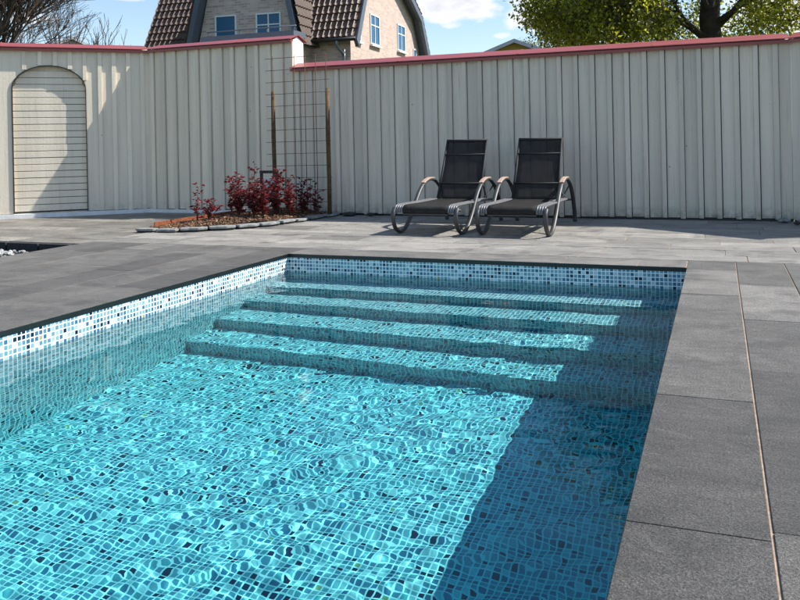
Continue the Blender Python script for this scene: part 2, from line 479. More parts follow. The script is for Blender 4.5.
gr = b.build('gravel', M['gravel']); tag(gr, 'grey gravel filling the sunken strip left of the patio', 'gravel', kind='stuff')
b = MB(); b.box(-10.8, -7.41, 3.0, 7.975, -0.155, -0.148)
q = b.build('gravel_pit', M['dark_soil']); q['kind'] = 'structure'
b = MB(); b.box(-10.8, -7.43, 3.0, 7.2, -0.147, -0.03)
q = b.build('gravel_base', M['kerb']); q['kind'] = 'structure'
kb = empty('kerb', (-8.6, 7.93, -0.148))
tag(kb, 'row of dark rough kerb stones along the back of the gravel patch', 'kerb')
xk = -1.9; rs = random.Random(8)
while xk < 1.15:
    wk = rs.uniform(.42, .6); b = MB(); b.box(xk + .01, min(xk + wk, 1.16) - .01, -.05, .03, 0, 0.143 - rs.uniform(0, .012))
    b.build('kerb_stone', M['kerb'], kb, bevel=.008); xk += wk

# ------------------------------------------------------------------ fences
def fence_matrix(x, y, ang):
    """local x runs along the fence, local y into it, z up"""
    return Matrix.Translation((x, y, 0)) @ Matrix.Rotation(ang, 4, 'Z')
def cap_profile(zb, zr, y0=-0.10, yr=0.20, y1=0.50):
    return [(y0, zb + 0.035), (yr, zr), (y1, zb + 0.035)]
def add_cap(root, x0, x1, zb, zr, m0=0.0, m1=0.0):
    """gabled sheet-metal cap; m0/m1 shear the ends for mitred corners"""
    b = MB(); pts = [(-0.10, zb + .030), (0.20, zr), (0.50, zb + .030), (0.50, zb + .018), (0.20, zr - .014), (-0.10, zb + .018)]
    vs = []
    for (xe, m) in ((x0, m0), (x1, m1)):
        for (y, z) in pts: vs.append((xe + y * m, y, z))
    N = len(pts); fs = [tuple(range(N - 1, -1, -1)), tuple(range(N, 2 * N))] + [(i, (i + 1) % N, N + (i + 1) % N, N + i) for i in range(N)]
    b.add(vs, fs)
    # overlapping sheet joints with a raised welt
    k = x0 + 1.95
    while k < x1 - .6:
        a = [(-0.104, zb + .0335), (0.20, zr + .005), (0.504, zb + .0335)]
        vs = [(k, y, z) for y, z in a] + [(k + .035, y, z) for y, z in a] + [(k, y, z - .012) for y, z in a] + [(k + .035, y, z - .012) for y, z in a]
        b.add(vs, [(0, 1, 4, 3), (1, 2, 5, 4), (0, 6, 7, 1), (1, 7, 8, 2), (3, 4, 10, 9), (4, 5, 11, 10), (0, 3, 9, 6)])
        k += 1.95
    b.build('cap', M['cap'], root)
    # drip board under the front edge
    b = MB(); vs = []
    for (xe, m) in ((x0 + .004, m0), (x1 - .004, m1)):
        for (y, z) in ((-.088, zb + .004), (-.072, zb + .004), (-.072, zb - .034), (-.088, zb - .034)): vs.append((xe + y * m, y, z))
    b.add(vs, [(3, 2, 1, 0), (4, 5, 6, 7)] + [(i, (i + 1) % 4, 4 + (i + 1) % 4, 4 + i) for i in range(4)])
    vs = []
    for (xe, m) in ((x0 + .004, m0), (x1 - .004, m1)):
        for (y, z) in ((-.071, zb + .012), (.0, zb + .012), (.0, zb - .012), (-.071, zb - .012)): vs.append((xe + y * m, y, z))
    b.add(vs, [(3, 2, 1, 0), (4, 5, 6, 7)] + [(i, (i + 1) % 4, 4 + (i + 1) % 4, 4 + i) for i in range(4)])
    b.build('drip_board', M['cap'], root)
def battens(b, xs, z0, z1, rs, w=.068, t=.034, y=-.002):
    for x in xs:
        z0_ = z0(x) if callable(z0) else z0
        ww = w * rs.uniform(.9, 1.08); dx = rs.uniform(-.006, .006)
        b.box(x - ww / 2 + dx, x + ww / 2 + dx, y - t, y + .001, z0_ + rs.uniform(-.008, .008), z1, tint=rs.random())
def boards(b, x0, x1, z0, z1, rs, pitch=.245, th=.020, phase=0.0):
    """the wide boards behind the battens, each with a hair of a step"""
    x = x0 + phase + .0385
    edges = [x0]
    while x < x1 - .02:
        if x > x0 + .03: edges.append(x)
        x += pitch
    edges.append(x1)
    for i in range(len(edges) - 1):
        b.box(edges[i] + (.007 if i else 0), edges[i + 1] - .0045, rs.uniform(-.0015, .0015), th, z0 + rs.uniform(-.008, .008), z1, tint=rs.random())

rs = random.Random(21)
def straight_fence(name, x, y, ang, length, zb, zr, z0, label, mat, first, m0=0, m1=0, endface=None, plinth=False, top_from=None):
    root = empty(name, (x, y, 0), ang); tag(root, label, 'fence')
    b = MB(); boards(b, 0, length, z0, zb - .005, rs, phase=first); b.build('boards', mat, root)
    b = MB(); xs = []; k = first
    while k < length - .02:
        xs.append(k); k += .245
    battens(b, xs, z0 - .012, zb - .03, rs); b.build('battens', mat, root, bevel=.003)
    b = MB(); b.box(.0, length, .0208, .0222, -.12, z0 + .35); b.build('base_gap', M['black'], root)  # black strip paints the shade of the gap under the boards
    b = MB(); b.box(.0, length, .0208, .0218, z0 + .35, zb - .02); b.build('gap_backing', M['gap'], root)
    add_cap(root, -0.02 if not m0 else 0, length + (.02 if not m1 else 0), zb, zr, m0, m1)
    return root
def solid_core(root, x0, x1, z0, z1, zr, mat, name='core', y0=.0225, y1=.40):
    b = MB(); vs = []
    for xe in (x0, x1):
        for (y, z) in ((y0, z0), (y1, z0), (y1, z1), (.20, zr - .03), (y0, z1)): vs.append((xe, y, z))
    N = 5; b.add(vs, [tuple(range(N - 1, -1, -1)), tuple(range(N, 2 * N))] + [(i, (i + 1) % N, N + (i + 1) % N, N + i) for i in range(N)])
    return b.build(name, mat, root)
# long fence behind the loungers
FX0, FX1 = -6.70, 0.93
f3 = straight_fence('fence', FX0, FY, 0, FX1 - FX0, 2.45, 2.578, .035, 'long grey-white board and batten fence with a red metal cap behind the two loungers', M['board_white'], .085, m0=0, m1=-.315)
solid_core(f3, 0.0, FX1 - FX0, -.12, 2.462, 2.578, M['board_white'])
# taller middle fence
f2 = straight_fence('fence', -9.71, FY, 0, 3.0, 2.945, 3.068, .065, 'tallest cream board fence between the corner and the rusty trellis, red gabled cap', M['board_cream'], .10, m0=.38, m1=0)
solid_core(f2, 0.0, 2.985, -.12, 2.957, 3.068, M['end_white'], 'end_wall', .0225, .42)
b = MB(); b.box(-.05, 2.98, -.045, .02, -.12, .055); b.build('plinth', M['plinth'], f2)
# right fence, turning towards the camera
A4 = math.radians(-35)
f4 = straight_fence('fence', FX1, FY, A4, 1.9, 2.45, 2.578, .015, 'short fence section at the far right edge, angled forward from the long fence', M['board_white'], .20, m0=-.315, m1=0)
solid_core(f4, 0.0, 1.9, -.12, 2.462, 2.578, M['board_white'])
# left fence with the arched gate: local x from -4 to 0 (corner)
A1 = math.radians(42)
f1 = empty('fence', (-9.71, FY, 0), A1); tag(f1, 'sunlit left fence of cream boards and battens around an arched gate, red cap', 'fence')
gx0, gx1, gsp, gtop = -2.27, -1.075, 2.24, 2.655
def arch(x):
    c = (gx0 + gx1) / 2; a = (gx1 - gx0) / 2; u = (x - c) / a
    return None if abs(u) >= 1 else gsp + (gtop - gsp) * math.sqrt(max(0, 1 - abs(u) ** 2.0))
zb1, zt1 = .075, 2.94
Lf = 4.4
b = MB(); xs_ = [gx0 + (gx1 - gx0) * (0.5 - 0.5 * math.cos(math.pi * k / 28)) for k in range(29)]
outline = [(-Lf, zb1), (gx0, zb1), (gx0, gsp)] + [(x, arch(x) or gsp) for x in xs_[1:-1]] + [(gx1, gsp), (gx1, zb1), (0, zb1), (0, zt1), (-Lf, zt1)]
Mx = Matrix(((1, 0, 0, 0), (0, 0, 1, 0), (0, 1, 0, 0), (0, 0, 0, 1)))
b.prism(outline, .058, Mx); b.build('boards', M['board_cream'], f1)
b = MB(); bx_ = [-.105 - .245 * k for k in range(17)]
bx_ = [x for x in bx_ if not (gx0 - .38 < x < gx0 - .01)]
def zlow(x):
    z = max([(arch(x + d) or 0) for d in (-.033, 0, .033)])
    return zb1 - .012 if z == 0 else z + .008
battens(b, bx_, zlow, 2.915, rs, w=.07, t=.026); b.build('battens', M['board_cream'], f1, bevel=.003)
b = MB(); pts = [(gx0, -.005, zb1), (gx0, -.005, gsp)] + [(x, -.005, arch(x) or gsp) for x in xs_[1:-1]] + [(gx1, -.005, gsp), (gx1, -.005, zb1)]
b.strip(pts, (0, 1, 0), .028, .014); b.build('arch_trim', M['black'], f1)
solid_core(f1, -Lf, 0.0, -.12, 2.957, 3.068, M['board_cream'], 'core', .105, .42)
b = MB(); b.box(-Lf, .04, -.045, .1, -.12, .065); b.build('plinth', M['plinth'], f1)
add_cap(f1, -Lf, 0, 2.945, 3.068, 0, -.38)
gate = empty('gate', f1.matrix_basis @ Vector(((gx0 + gx1) / 2, .06, 0)), A1)
gate.location = Matrix.Translation((-9.71, FY, 0)) @ Matrix.Rotation(A1, 4, 'Z') @ Vector(((gx0 + gx1) / 2, .0, 0))
tag(gate, 'arched gate of horizontal cream planks set into the left fence', 'gate')
b = MB(); hw = (gx1 - gx0) / 2 - .004; z = .10; rs2 = random.Random(3)
zs_ = [.10 + .1175 * k for k in range(22)]
for i in range(len(zs_) - 1):
    za, zc = zs_[i] + .005, zs_[i + 1] - .005
    # clip each plank to the arch, seen from the front
    top = []; m = 24
    for k in range(m + 1):
        x = -hw + 2 * hw * k / m; lim = (arch((gx0 + gx1) / 2 + x * .999) or gsp) - .006
        top.append((x, min(zc, lim)))
    top = [p for p in top if p[1] > za + .002]
    if len(top) < 2: continue
    poly = [(top[0][0], za), (top[-1][0], za)] + top[::-1]
    dy = rs2.uniform(-.003, .003)
    b.prism(poly, .022, Matrix.Translation((0, .068 + dy, 0)) @ Mx)
b.build('planks', M['door_white'], gate, bevel=.004)
b = MB(); b.box(-hw, hw, .094, .1045, .08, 2.2); b.build('back_panel', M['black'], gate)

# ------------------------------------------------------------------ rusty trellis with two wooden posts
M['post'] = plain('weathered_post', (0.11, 0.07, 0.03), 0.85, scale=14, var=0.6, bump=0.8, bdist=.006)
tr = empty('trellis', (-6.37, 11.75, 0)); tag(tr, 'rusty steel mesh trellis on two wooden posts behind the red shrubs', 'trellis')
b = MB(); rs = random.Random(5)
for k, x in enumerate((-6.835, -6.64, -6.437, -6.243, -6.05, -5.86)):
    b.tube([(x + 6.37 + rs.uniform(-.004, .004), rs.uniform(-.004, .004), z) for z in (.10, .9, 1.7, 2.64)], .0062 if k in (3, 4) else .0045, 6)
for k in range(13):
    z = 2.608 - .197 * k
    b.tube([(-.60 + rs.uniform(-.01, .01), -.009, z - .004), (-.2, -.009, z), (.2, -.009, z + .004), (.57 + rs.uniform(-.02, .02), -.009, z + .006)], .0045, 6)
b.build('wire_mesh', M['rebar'], tr)
for x, zt in ((-6.87, 2.07), (-5.865, 2.08)):
    b = MB(); b.tube([(x + 6.37, .045, 0), (x + 6.375, .045, .6), (x + 6.367, .045, 1.3), (x + 6.37, .045, zt)], [.036, .034, .038, .031], 9)
    b.build('post', M['post'], tr)

# black metal frame standing in the bed
fr = empty('metal_frame', (-6.68, 11.3, 0)); tag(fr, 'small black metal frame with a white panel half hidden by red shrubs', 'frame')
b = MB(); b.box(-.16, -.12, -.02, .02, 0, .76); b.box(.12, .16, -.02, .02, 0, .73); b.box(-.165, .165, -.021, .021, .73, .775); b.box(-.12, .12, -.02, .02, .28, .31)
b.build('frame_bars', M['black'], fr, bevel=.003)
b = MB(); b.box(-.117, .117, -.006, .006, .315, .66); b.build('panel', M['plinth'], fr)

# ------------------------------------------------------------------ planting bed
def bed_front(y):
    pts = [(9.30, -6.95), (9.87, -6.35), (10.6, -6.08), (11.3, -5.98), (12.2, -5.90)]
    for (a, p), (c, q) in zip(pts, pts[1:]):
        if a <= y <= c: return p + (q - p) * (y - a) / (c - a)
    return pts[0][1] if y < pts[0][0] else pts[-1][1]
def bed_z(x, y):
    return .02 + .085 * math.exp(-((x + 6.7) ** 2) / .35) * min(1, max(0, (y - 9.3) / .8)) + .02 * mnoise.noise(Vector((x * 3, y * 3, 0)))
b = MB(); nxx, nyy = 26, 46; vs = []
for j in range(nyy):
    y = 9.32 + (12.14 - 9.32) * j / (nyy - 1); xr = bed_front(y) - .03
    for i in range(nxx):
        x = -7.56 + (xr + 7.56) * i / (nxx - 1)
        vs.append((x, y, bed_z(x, y)))
b.add(vs, [(j * nxx + i, j * nxx + i + 1, (j + 1) * nxx + i + 1, (j + 1) * nxx + i) for j in range(nyy - 1) for i in range(nxx - 1)], smooth=True)
M['mulch_base'] = plain('mulch_soil', (0.07, 0.038, 0.022), .95, scale=20, var=.6, bump=.9, bdist=.02)
q = b.build('bed_soil', M['mulch_base']); q['kind'] = 'structure'
n = NT('bark_chip'); t = n.tint()
M['bark'] = n.princ(n.ramp(t, [(0, (0.05, 0.025, 0.015)), (.6, (0.15, 0.07, 0.035)), (.9, (0.26, 0.14, 0.07)), (1, (0.42, 0.30, 0.18))]), .9)
b = MB(); rs = random.Random(9)
for i in range(4200):
    y = rs.uniform(9.34, 12.1); x = rs.uniform(-7.54, bed_front(y) - .04); l = rs.uniform(.015, .045); w_ = l * rs.uniform(.3, .7)
    Mr = Matrix.Translation((x, y, bed_z(x, y) + rs.uniform(.004, .022))) @ Matrix.Rotation(rs.uniform(0, 6.28), 4, 'Z') @ Matrix.Rotation(rs.uniform(-.7, .7), 4, 'X') @ Matrix.Rotation(rs.uniform(-.6, .6), 4, 'Y')
    b.box(-l / 2, l / 2, -w_ / 2, w_ / 2, -.003, .003, Mr, tint=rs.random())
q = b.build('bark_mulch', M['bark']); tag(q, 'brown bark mulch spread under the red shrubs', 'mulch', kind='stuff')
b = MB(); b.strip([(0, 0, .0), (-.03, .8, 0), (.0, 1.6, 0), (.02, 2.4, 0)], (0, 0, 1), .10, .012)
q = b.build('steel_edging', M['rust']); q.location = (-7.60, 9.62, .045); tag(q, 'thin orange rusted steel strip edging the left side of the shrub bed', 'edging strip')
# stone edging, slab by slab
rs = random.Random(31); ye = 9.22; xe = -7.62; path = [(-7.62, 9.26), (-6.95, 9.32), (-6.33, 9.80), (-6.06, 10.5), (-5.97, 11.2), (-5.88, 12.12)]
se = empty('stone_edging', (-6.4, 9.8, 0)); tag(se, 'low edging of rough grey stone slabs along the front of the shrub bed', 'edging')
for (p, q_) in zip(path, path[1:]):
    d = Vector((q_[0] - p[0], q_[1] - p[1], 0)); Ls = d.length; kk = max(1, round(Ls / .42)); ang = math.atan2(d.y, d.x)
    for i in range(kk):
        s0 = Ls * i / kk; l = Ls / kk
        Mr = Matrix.Translation(Vector((p[0] + 6.4, p[1] - 9.8, 0)) + d.normalized() * (s0 + l / 2)) @ Matrix.Rotation(ang + rs.uniform(-.07, .07), 4, 'Z') @ Matrix.Rotation(rs.uniform(-.03, .03), 4, 'X')
        b = MB(); hh = rs.uniform(.035, .065); n_ = 10
        poly = []
        for k in range(n_):
            t_ = 2 * math.pi * k / n_; ca, sa = math.cos(t_), math.sin(t_)
            r_ = 1 / max(abs(ca), abs(sa)) ** .8
            poly.append((ca * r_ * (l / 2 - .01) * rs.uniform(.92, 1.03), sa * r_ * rs.uniform(.075, .12)))
        # a slab lying on darker packing so a shadow gap shows below it
        b.prism(poly, .032, Mr @ Matrix.Translation((0, 0, hh - .028)))
        b.build('edging_slab', M['edging_stone'], se, bevel=.006)
        b = MB(); b.prism([(x * .9, y * .8) for x, y in poly], hh - .028, Mr); b.build('packing', M['kerb'], se)

# red-leaved shrubs
def leaf_mat(name, col, trans, var=.5, rough=.5):
    n = NT(name); t = n.tint()
    c1 = n.ramp(t, [(0, tuple(v * (1 - var) for v in col)), (1, tuple(min(1, v * (1 + var)) for v in col))])
    c2 = n.ramp(t, [(0, tuple(v * (1 - var) for v in trans)), (1, tuple(min(1, v * (1 + var)) for v in trans))])
    d = n.n('ShaderNodeBsdfPrincipled'); n.l(c1, d.inputs['Base Color']); d.inputs['Roughness'].default_value = rough
    tr_ = n.n('ShaderNodeBsdfTranslucent'); n.l(c2, tr_.inputs['Color'])
    mx = n.n('ShaderNodeMixShader'); mx.inputs[0].default_value = .45
    n.l(d.outputs[0], mx.inputs[1]); n.l(tr_.outputs[0], mx.inputs[2]); n.l(mx.outputs[0], n.out.inputs[0])
    return n.m
M['red_leaf'] = leaf_mat('red_leaves', (0.115, 0.022, 0.026), (0.25, 0.028, 0.03), .6, .4)
M['green_leaf_small'] = leaf_mat('yellow_green_leaves', (0.10, 0.10, 0.02), (0.2, 0.2, 0.03))
M['red_stem'] = plain('dark_red_stem', (0.085, 0.028, 0.02), .7)
def leaf(b, p, d, l, w_, rs, tint):
    d = Vector(d).normalized(); s = d.cross(Vector((0, 0, 1)))
    if s.length < .1: s = Vector((1, 0, 0))
    s.normalize(); s = (Matrix.Rotation(rs.uniform(-.9, .9), 3, d) @ s); nrm = s.cross(d)
    q = [p, p + d * l * .45 + s * w_ + nrm * .15 * l, p + d * l - nrm * .12 * l, p + d * l * .45 - s * w_ + nrm * .15 * l]
    b.add(q, [(0, 1, 2), (0, 2, 3)], tint=tint)
def shrub(x, y, h, spread, ns, seed, label, dens=1.0, mat='red_leaf', group='red-leaved shrubs in the planting bed'):
    rs = random.Random(seed); z0 = bed_z(x, y) - .01
    root = empty('red_leaved_shrub', (x, y, z0)); tag(root, label, 'shrub', group)
    bs, bl = MB(), MB()
    for i in range(ns):
        a = rs.uniform(0, 6.28); hh = h * (1 if i == 0 else rs.uniform(.55, .95)); sp = spread * rs.uniform(.2, 1) * (0.25 if i == 0 else 1)
        pts = []; K = 7
        for k in range(K):
            t_ = k / (K - 1); pts.append(Vector((math.cos(a) * sp * t_ ** 1.2 + rs.uniform(-.01, .01), math.sin(a) * sp * t_ ** 1.2 + rs.uniform(-.01, .01), hh * t_)))
        bs.tube(pts, [.006 - .0045 * k / (K - 1) for k in range(K)], 5)
        m_ = int(11 * dens * hh / .45)
        for k in range(m_):
            t_ = .22 + .78 * (k / m_) + rs.uniform(-.02, .02); t_ = min(t_, .999); f_ = t_ * (K - 1); i0 = int(f_); p = pts[i0].lerp(pts[i0 + 1], f_ - i0)
            la = k * 2.4 + rs.uniform(-.5, .5)
            side = Vector((math.cos(la), math.sin(la), rs.uniform(.1, .9))); tl = rs.uniform(.02, .07)
            if rs.random() < .55:
                e = p + side * tl; bs.tube([p, e], [.0022, .0012], 4)
                for _ in range(3): leaf(bl, e, side + Vector((rs.uniform(-.9, .9), rs.uniform(-.9, .9), rs.uniform(-.6, .5))), rs.uniform(.05, .085), rs.uniform(.013, .021), rs, rs.random())
            leaf(bl, p, side + Vector((0, 0, rs.uniform(-.5, .3))), rs.uniform(.05, .085), rs.uniform(.013, .022), rs, rs.random())
    bs.build('stems', M['red_stem'], root); bl.build('leaves', M[mat], root, recalc=False)
S_ = [(-7.27, 10.20, .52, .07, 3, 'tall thin red-leaved shrub, leftmost in the bed', .9), (-7.03, 10.12, .31, .15, 6, 'low bushy bright red shrub, second from the left of the bed', 1.3),
      (-7.10, 10.85, .50, .12, 4, 'red shrub standing alone in front of the white plinth, third from left', 1.0), (-6.92, 10.78, .52, .12, 5, 'upright red shrub with bare lower stem, fourth from left', 1.1),
      (-6.78, 10.55, .60, .16, 8, 'tall dense red shrub in the middle of the bed', 1.3), (-6.55, 10.62, .47, .18, 8, 'round wine-red shrub left of the black metal frame', 1.2),
      (-6.84, 11.15, .86, .09, 3, 'tallest thin red shrub rising beside the black metal frame', .8), (-6.35, 10.55, .55, .17, 9, 'dense red shrub nearest the stone edging, below the left trellis post', 1.3),
      (-6.40, 11.0, .66, .20, 9, 'wide dark red shrub in front of the black metal frame', 1.4), (-6.22, 11.12, .58, .20, 8, 'dense red shrub under the middle of the trellis', 1.3),
      (-6.20, 11.5, .50, .20, 7, 'red shrub under the trellis, second from the right', 1.2), (-6.10, 11.75, .42, .14, 5, 'small red shrub, rightmost in the bed', 1.0)]
for i, (x, y, h_, sp, ns, lab, de) in enumerate(S_): shrub(x, y, h_ * (1.0 if i == 6 else 1.12), sp * 1.3, ns, 100 + i, lab, de)
rs = random.Random(77); gp = empty('green_plant', (-6.12, 11.62, .03)); tag(gp, 'single yellow-green leafy stem poking out at the right of the red shrubs', 'plant')
bs, bl = MB(), MB(); pts = [Vector((0, 0, 0)), Vector((.01, 0, .2)), Vector((.0, 0, .42)), Vector((.02, 0, .6))]; bs.tube(pts, .004, 5)
for k in range(10): leaf(bl, Vector((rs.uniform(-.02, .03), rs.uniform(-.02, .02), rs.uniform(.38, .6))), Vector((rs.uniform(-1, 1), rs.uniform(-1, 1), rs.uniform(-.2, .8))), .07, .024, rs, rs.random())
bs.build('stem', M['red_stem'], gp); bl.build('leaves', M['green_leaf_small'], gp, recalc=False)

# loose stones at the foot of the fence on the right and beside the bed
rs = random.Random(12)
for i, (x, y, r_, lab) in enumerate(((.80, 12.02, .10, 'flat pale stone at the foot of the fence corner, leftmost of three'), (1.02, 11.86, .09, 'grey stone at the foot of the right fence corner, middle of three'), (.93, 11.66, .07, 'small dark stone nearest the pool, by the fence corner'),
                                    (-5.62, 12.02, .13, 'dark flat stone beside the right end of the shrub bed'), (-5.25, 12.05, .10, 'small dark flat stone against the foot of the long fence'))):
    b = MB(); stone(b, (0, 0, .03), r_, rs, .35); q = b.build('stone', M['edging_stone'] if i < 2 else M['kerb'], bevel=.01); q.location = (x, y, 0); tag(q, lab, 'stone', 'loose stones by the fence')

# ------------------------------------------------------------------ sun loungers
def fabric_mat():
    n = NT('black_mesh_fabric')
    p = n.obj()
    wv = n.n('ShaderNodeTexWave', wave_type='BANDS', bands_direction='X', i_Scale=60.0); n.l(p, wv.inputs[0])
    wz = n.n('ShaderNodeTexWave', wave_type='BANDS', bands_direction='Z', i_Scale=60.0); n.l(p, wz.inputs[0])
    v = n.noise(p, 7, 5, .7)
    c = n.ramp(v, [(.3, (0.015, 0.014, 0.013)), (.7, (0.036, 0.033, 0.031))])
    nb = n.bump(n.math('MULTIPLY', wv.outputs[1], wz.outputs[1]), .4, .001)
    m = n.princ(c, .75, nb, Specular_IOR_Level=.2)
    tb = n.n('ShaderNodeBsdfTransparent'); mx = n.n('ShaderNodeMixShader'); mx.inputs[0].default_value = .2
    n.l(n.b.outputs[0], mx.inputs[1]); n.l(tb.outputs[0], mx.inputs[2]); n.l(mx.outputs[0], n.out.inputs[0])
    return m
M['fabric'] = fabric_mat()
M['fabric_solid'] = plain('black_fabric_band', (0.010, 0.010, 0.011), .7)
M['alu'] = plain('anthracite_frame', (0.050, 0.049, 0.049), .45, 0.0, var=.25, scale=20)
M['alu_light'] = plain('weathered_grey_rail', (0.16, 0.16, 0.165), .45, 0.2, var=.35, scale=25)
M['pad'] = plain('tan_armrest', (0.42, 0.30, 0.23), .55, var=.2, scale=20)
def smooth_path(pts, n=4):
    """Catmull-Rom through pts"""
    P_ = [Vector(p) for p in pts]; P_ = [P_[0] * 2 - P_[1]] + P_ + [P_[-1] * 2 - P_[-2]]; out = []
    for i in range(1, len(P_) - 2):
        for k in range(n):
            t = k / n; a, b_, c, d = P_[i - 1:i + 3]
            out.append(.5 * ((2 * b_) + (c - a) * t + (2 * a - 5 * b_ + 4 * c - d) * t * t + (3 * b_ - a - 3 * c + d) * t ** 3))
    out.append(P_[-2]); return out
ARCH = [(9.66, .345), (9.60, .27), (9.605, .19), (9.665, .09), (9.79, .026), (9.92, .024), (10.03, .06), (10.17, .15), (10.30, .26), (10.42, .38), (10.56, .50), (10.72, .59), (10.90, .635), (11.08, .64), (11.25, .60), (11.42, .51), (11.55, .38), (11.64, .24), (11.70, .10), (11.71, .0)]
Y0 = 9.66
def make_lounger(label):
    root = empty('sun_lounger', (-2.35, Y0, 0)); tag(root, label, 'sun lounger', 'sun loungers by the fence')
    for s in (-1, 1):
        b = MB(); pth = smooth_path([(s * .42, y - Y0, z) for y, z in ARCH], 4)
        # oval bar: broad across, slimmer in the bending plane
        N = 10; ring = []; 
        for i, p in enumerate(pth):
            a = pth[max(i - 1, 0)]; c = pth[min(i + 1, len(pth) - 1)]; t = (c - a).normalized(); nr = t.cross(Vector((1, 0, 0))).normalized()
            ring += [p + Vector((1, 0, 0)) * (.029 * math.cos(2 * math.pi * k / N)) + nr * (.020 * math.sin(2 * math.pi * k / N)) for k in range(N)]
        fs = [(i * N + k, i * N + (k + 1) % N, (i + 1) * N + (k + 1) % N, (i + 1) * N + k) for i in range(len(pth) - 1) for k in range(N)]
        fs += [tuple(range(N - 1, -1, -1)), tuple(range((len(pth) - 1) * N, len(pth) * N))]
        b.add(ring, fs, smooth=True); arm = b.build('side_frame', M['alu'], root)
        b = MB(); pp = smooth_path([(s * .42, y - Y0, z + .021) for y, z in [(10.70, .585), (10.80, .615), (10.92, .637), (11.02, .642), (11.12, .636)]], 4)
        b.strip(pp, (1, 0, 0), .062, .022); b.build('armrest', M['pad'], root, bevel=.008)
        # seat rail with fluted nose
        b = MB()
        for k, dx in enumerate((-.045, -.015, .015, .045)):
            rp = smooth_path([(s * .36 + dx, 9.635 - Y0, .285), (s * .36 + dx, 9.645 - Y0, .335), (s * .36 + dx, 9.70 - Y0, .368), (s * .36 + dx, 9.9 - Y0, .372), (s * .36 + dx, 10.5 - Y0, .365), (s * .36 + dx, 11.15 - Y0, .36)], 3)
            b.tube(rp, .0155, 8)
        b.build('seat_rail', M['alu_light'], root)
        b = MB(); b.tube([(s * .31, 10.98 - Y0, .36), (s * .305, 11.2 - Y0, .72), (s * .30, 11.47 - Y0, 1.20)], .017, 8)
        b.build('backrest_frame', M['fabric_solid'], root)
        b = MB(); b.tube([(s * .40, 11.60 - Y0, .32), (s * .33, 11.30 - Y0, .33), (s * .31, 11.13 - Y0, .60)], .011, 7)
        b.tube([(s * .415, 11.35 - Y0, .55), (s * .36, 11.25 - Y0, .42), (s * .33, 11.12 - Y0, .37)], .010, 7)
        b.build('brace', M['alu'], root)
    # seat fabric, sagging slightly and rolling over the front bar
    def sheet(pts, hw, mat, name, nx=9, th=.004, sag=0.0):
        b = MB(); pts = smooth_path(pts, 5); vs = []
        for i, p in enumerate(pts):
            a = pts[max(i - 1, 0)]; c = pts[min(i + 1, len(pts) - 1)]; nr = (c - a).normalized().cross(Vector((1, 0, 0))).normalized()
            tt = i / (len(pts) - 1)
            for k in range(nx):
                u = -1 + 2 * k / (nx - 1); vs.append(p + Vector((u * hw, 0, 0)) - nr * (sag * (1 - u * u) * math.sin(math.pi * tt)))
        b.add(vs, [(j * nx + i, j * nx + i + 1, (j + 1) * nx + i + 1, (j + 1) * nx + i) for j in range(len(pts) - 1) for i in range(nx - 1)], smooth=True)
        o = b.build(name, mat, root); m = o.modifiers.new('solid', 'SOLIDIFY'); m.thickness = th; m.offset = 0; return o
    sheet([(0, 9.64 - Y0, .27), (0, 9.63 - Y0, .33), (0, 9.68 - Y0, .372), (0, 9.85 - Y0, .374), (0, 10.3 - Y0, .362), (0, 10.7 - Y0, .36), (0, 10.97 - Y0, .364)], .30, M['fabric'], 'seat', sag=-.012)
    def bp(t): return Vector((0, 10.975 - Y0 + .485 * t + .02 * math.sin(t * 3), .37 + .825 * t))
    sheet([bp(t) for t in (0, .2, .4, .6, .8, 1.0)], .292, M['fabric'], 'backrest', sag=.006)
    for t, hh in ((.99, .02), (.745, .012), (.255, .012)):
        p = bp(t); b = MB(); b.tube([p + Vector((-.30, -.010, 0)), p + Vector((0, -.012, -.006)), p + Vector((.30, -.010, 0))], hh, 8)
        b.build('crossbar', M['fabric_solid'], root)
    for (hx, yy, zz, r_) in ((.40, 9.86, .30, .012), (.40, 11.5, .33, .012), (.31, 10.98, .345, .014)):
        b = MB(); b.tube([(-hx, yy - Y0, zz), (hx, yy - Y0, zz)], r_, 8); b.build('stretcher', M['alu'], root)
    b = MB(); b.box(-.30, .30, 9.64 - Y0, 9.655 - Y0, .255, .29); b.build('front_bar', M['alu'], root)
    return root
l2 = make_lounger('right-hand black reclining sun lounger with curved arms, on the patio')
l1 = copy_tree(l2); l1.location = (-3.455, Y0 - .01, 0); l1.rotation_euler.z = math.radians(-.8); l1['label'] = 'left-hand black reclining sun lounger with curved arms, nearer the trellis'

# ------------------------------------------------------------------ brick house with gambrel roof
def brick_mat(name, c1, c2, mortar):
    n = NT(name); p = n.uvc()
    br = n.n('ShaderNodeTexBrick', offset=.5, i_Scale=1.0, i_Mortar_Size=.012, i_Brick_Width=.25, i_Row_Height=.085, i_Bias=-.1, i_Mortar_Smooth=.2)
    br.inputs['Color1'].default_value = (*c1, 1); br.inputs['Color2'].default_value = (*c2, 1); br.inputs['Mortar'].default_value = (*mortar, 1)
    n.l(p, br.inputs[0]); nz = n.noise(n.obj(), 2.5, 5, .6)
    c = n.mix(.5, br.outputs[0], n.ramp(nz, [(.3, .8), (.7, 1.15)]), 'MULTIPLY')
    nb = n.bump(br.outputs[1], -.6, .01)
    return n.princ(c, .85, nb)
M['brick'] = brick_mat('tan_brick', (0.58, 0.44, 0.36), (0.45, 0.33, 0.27), (0.52, 0.45, 0.39))
M['brick_shade'] = brick_mat('shade_toned_brick', (0.62, 0.49, 0.42), (0.36, 0.27, 0.24), (0.58, 0.50, 0.44))  # the house's one brick, with front-side shade mixed into its colours
M['roof_tile'] = plain('brown_roof_tile', (0.115, 0.070, 0.045), .55, scale=6, var=.3)
M['barge'] = plain('blue_grey_bargeboard', (0.10, 0.12, 0.15), .45)
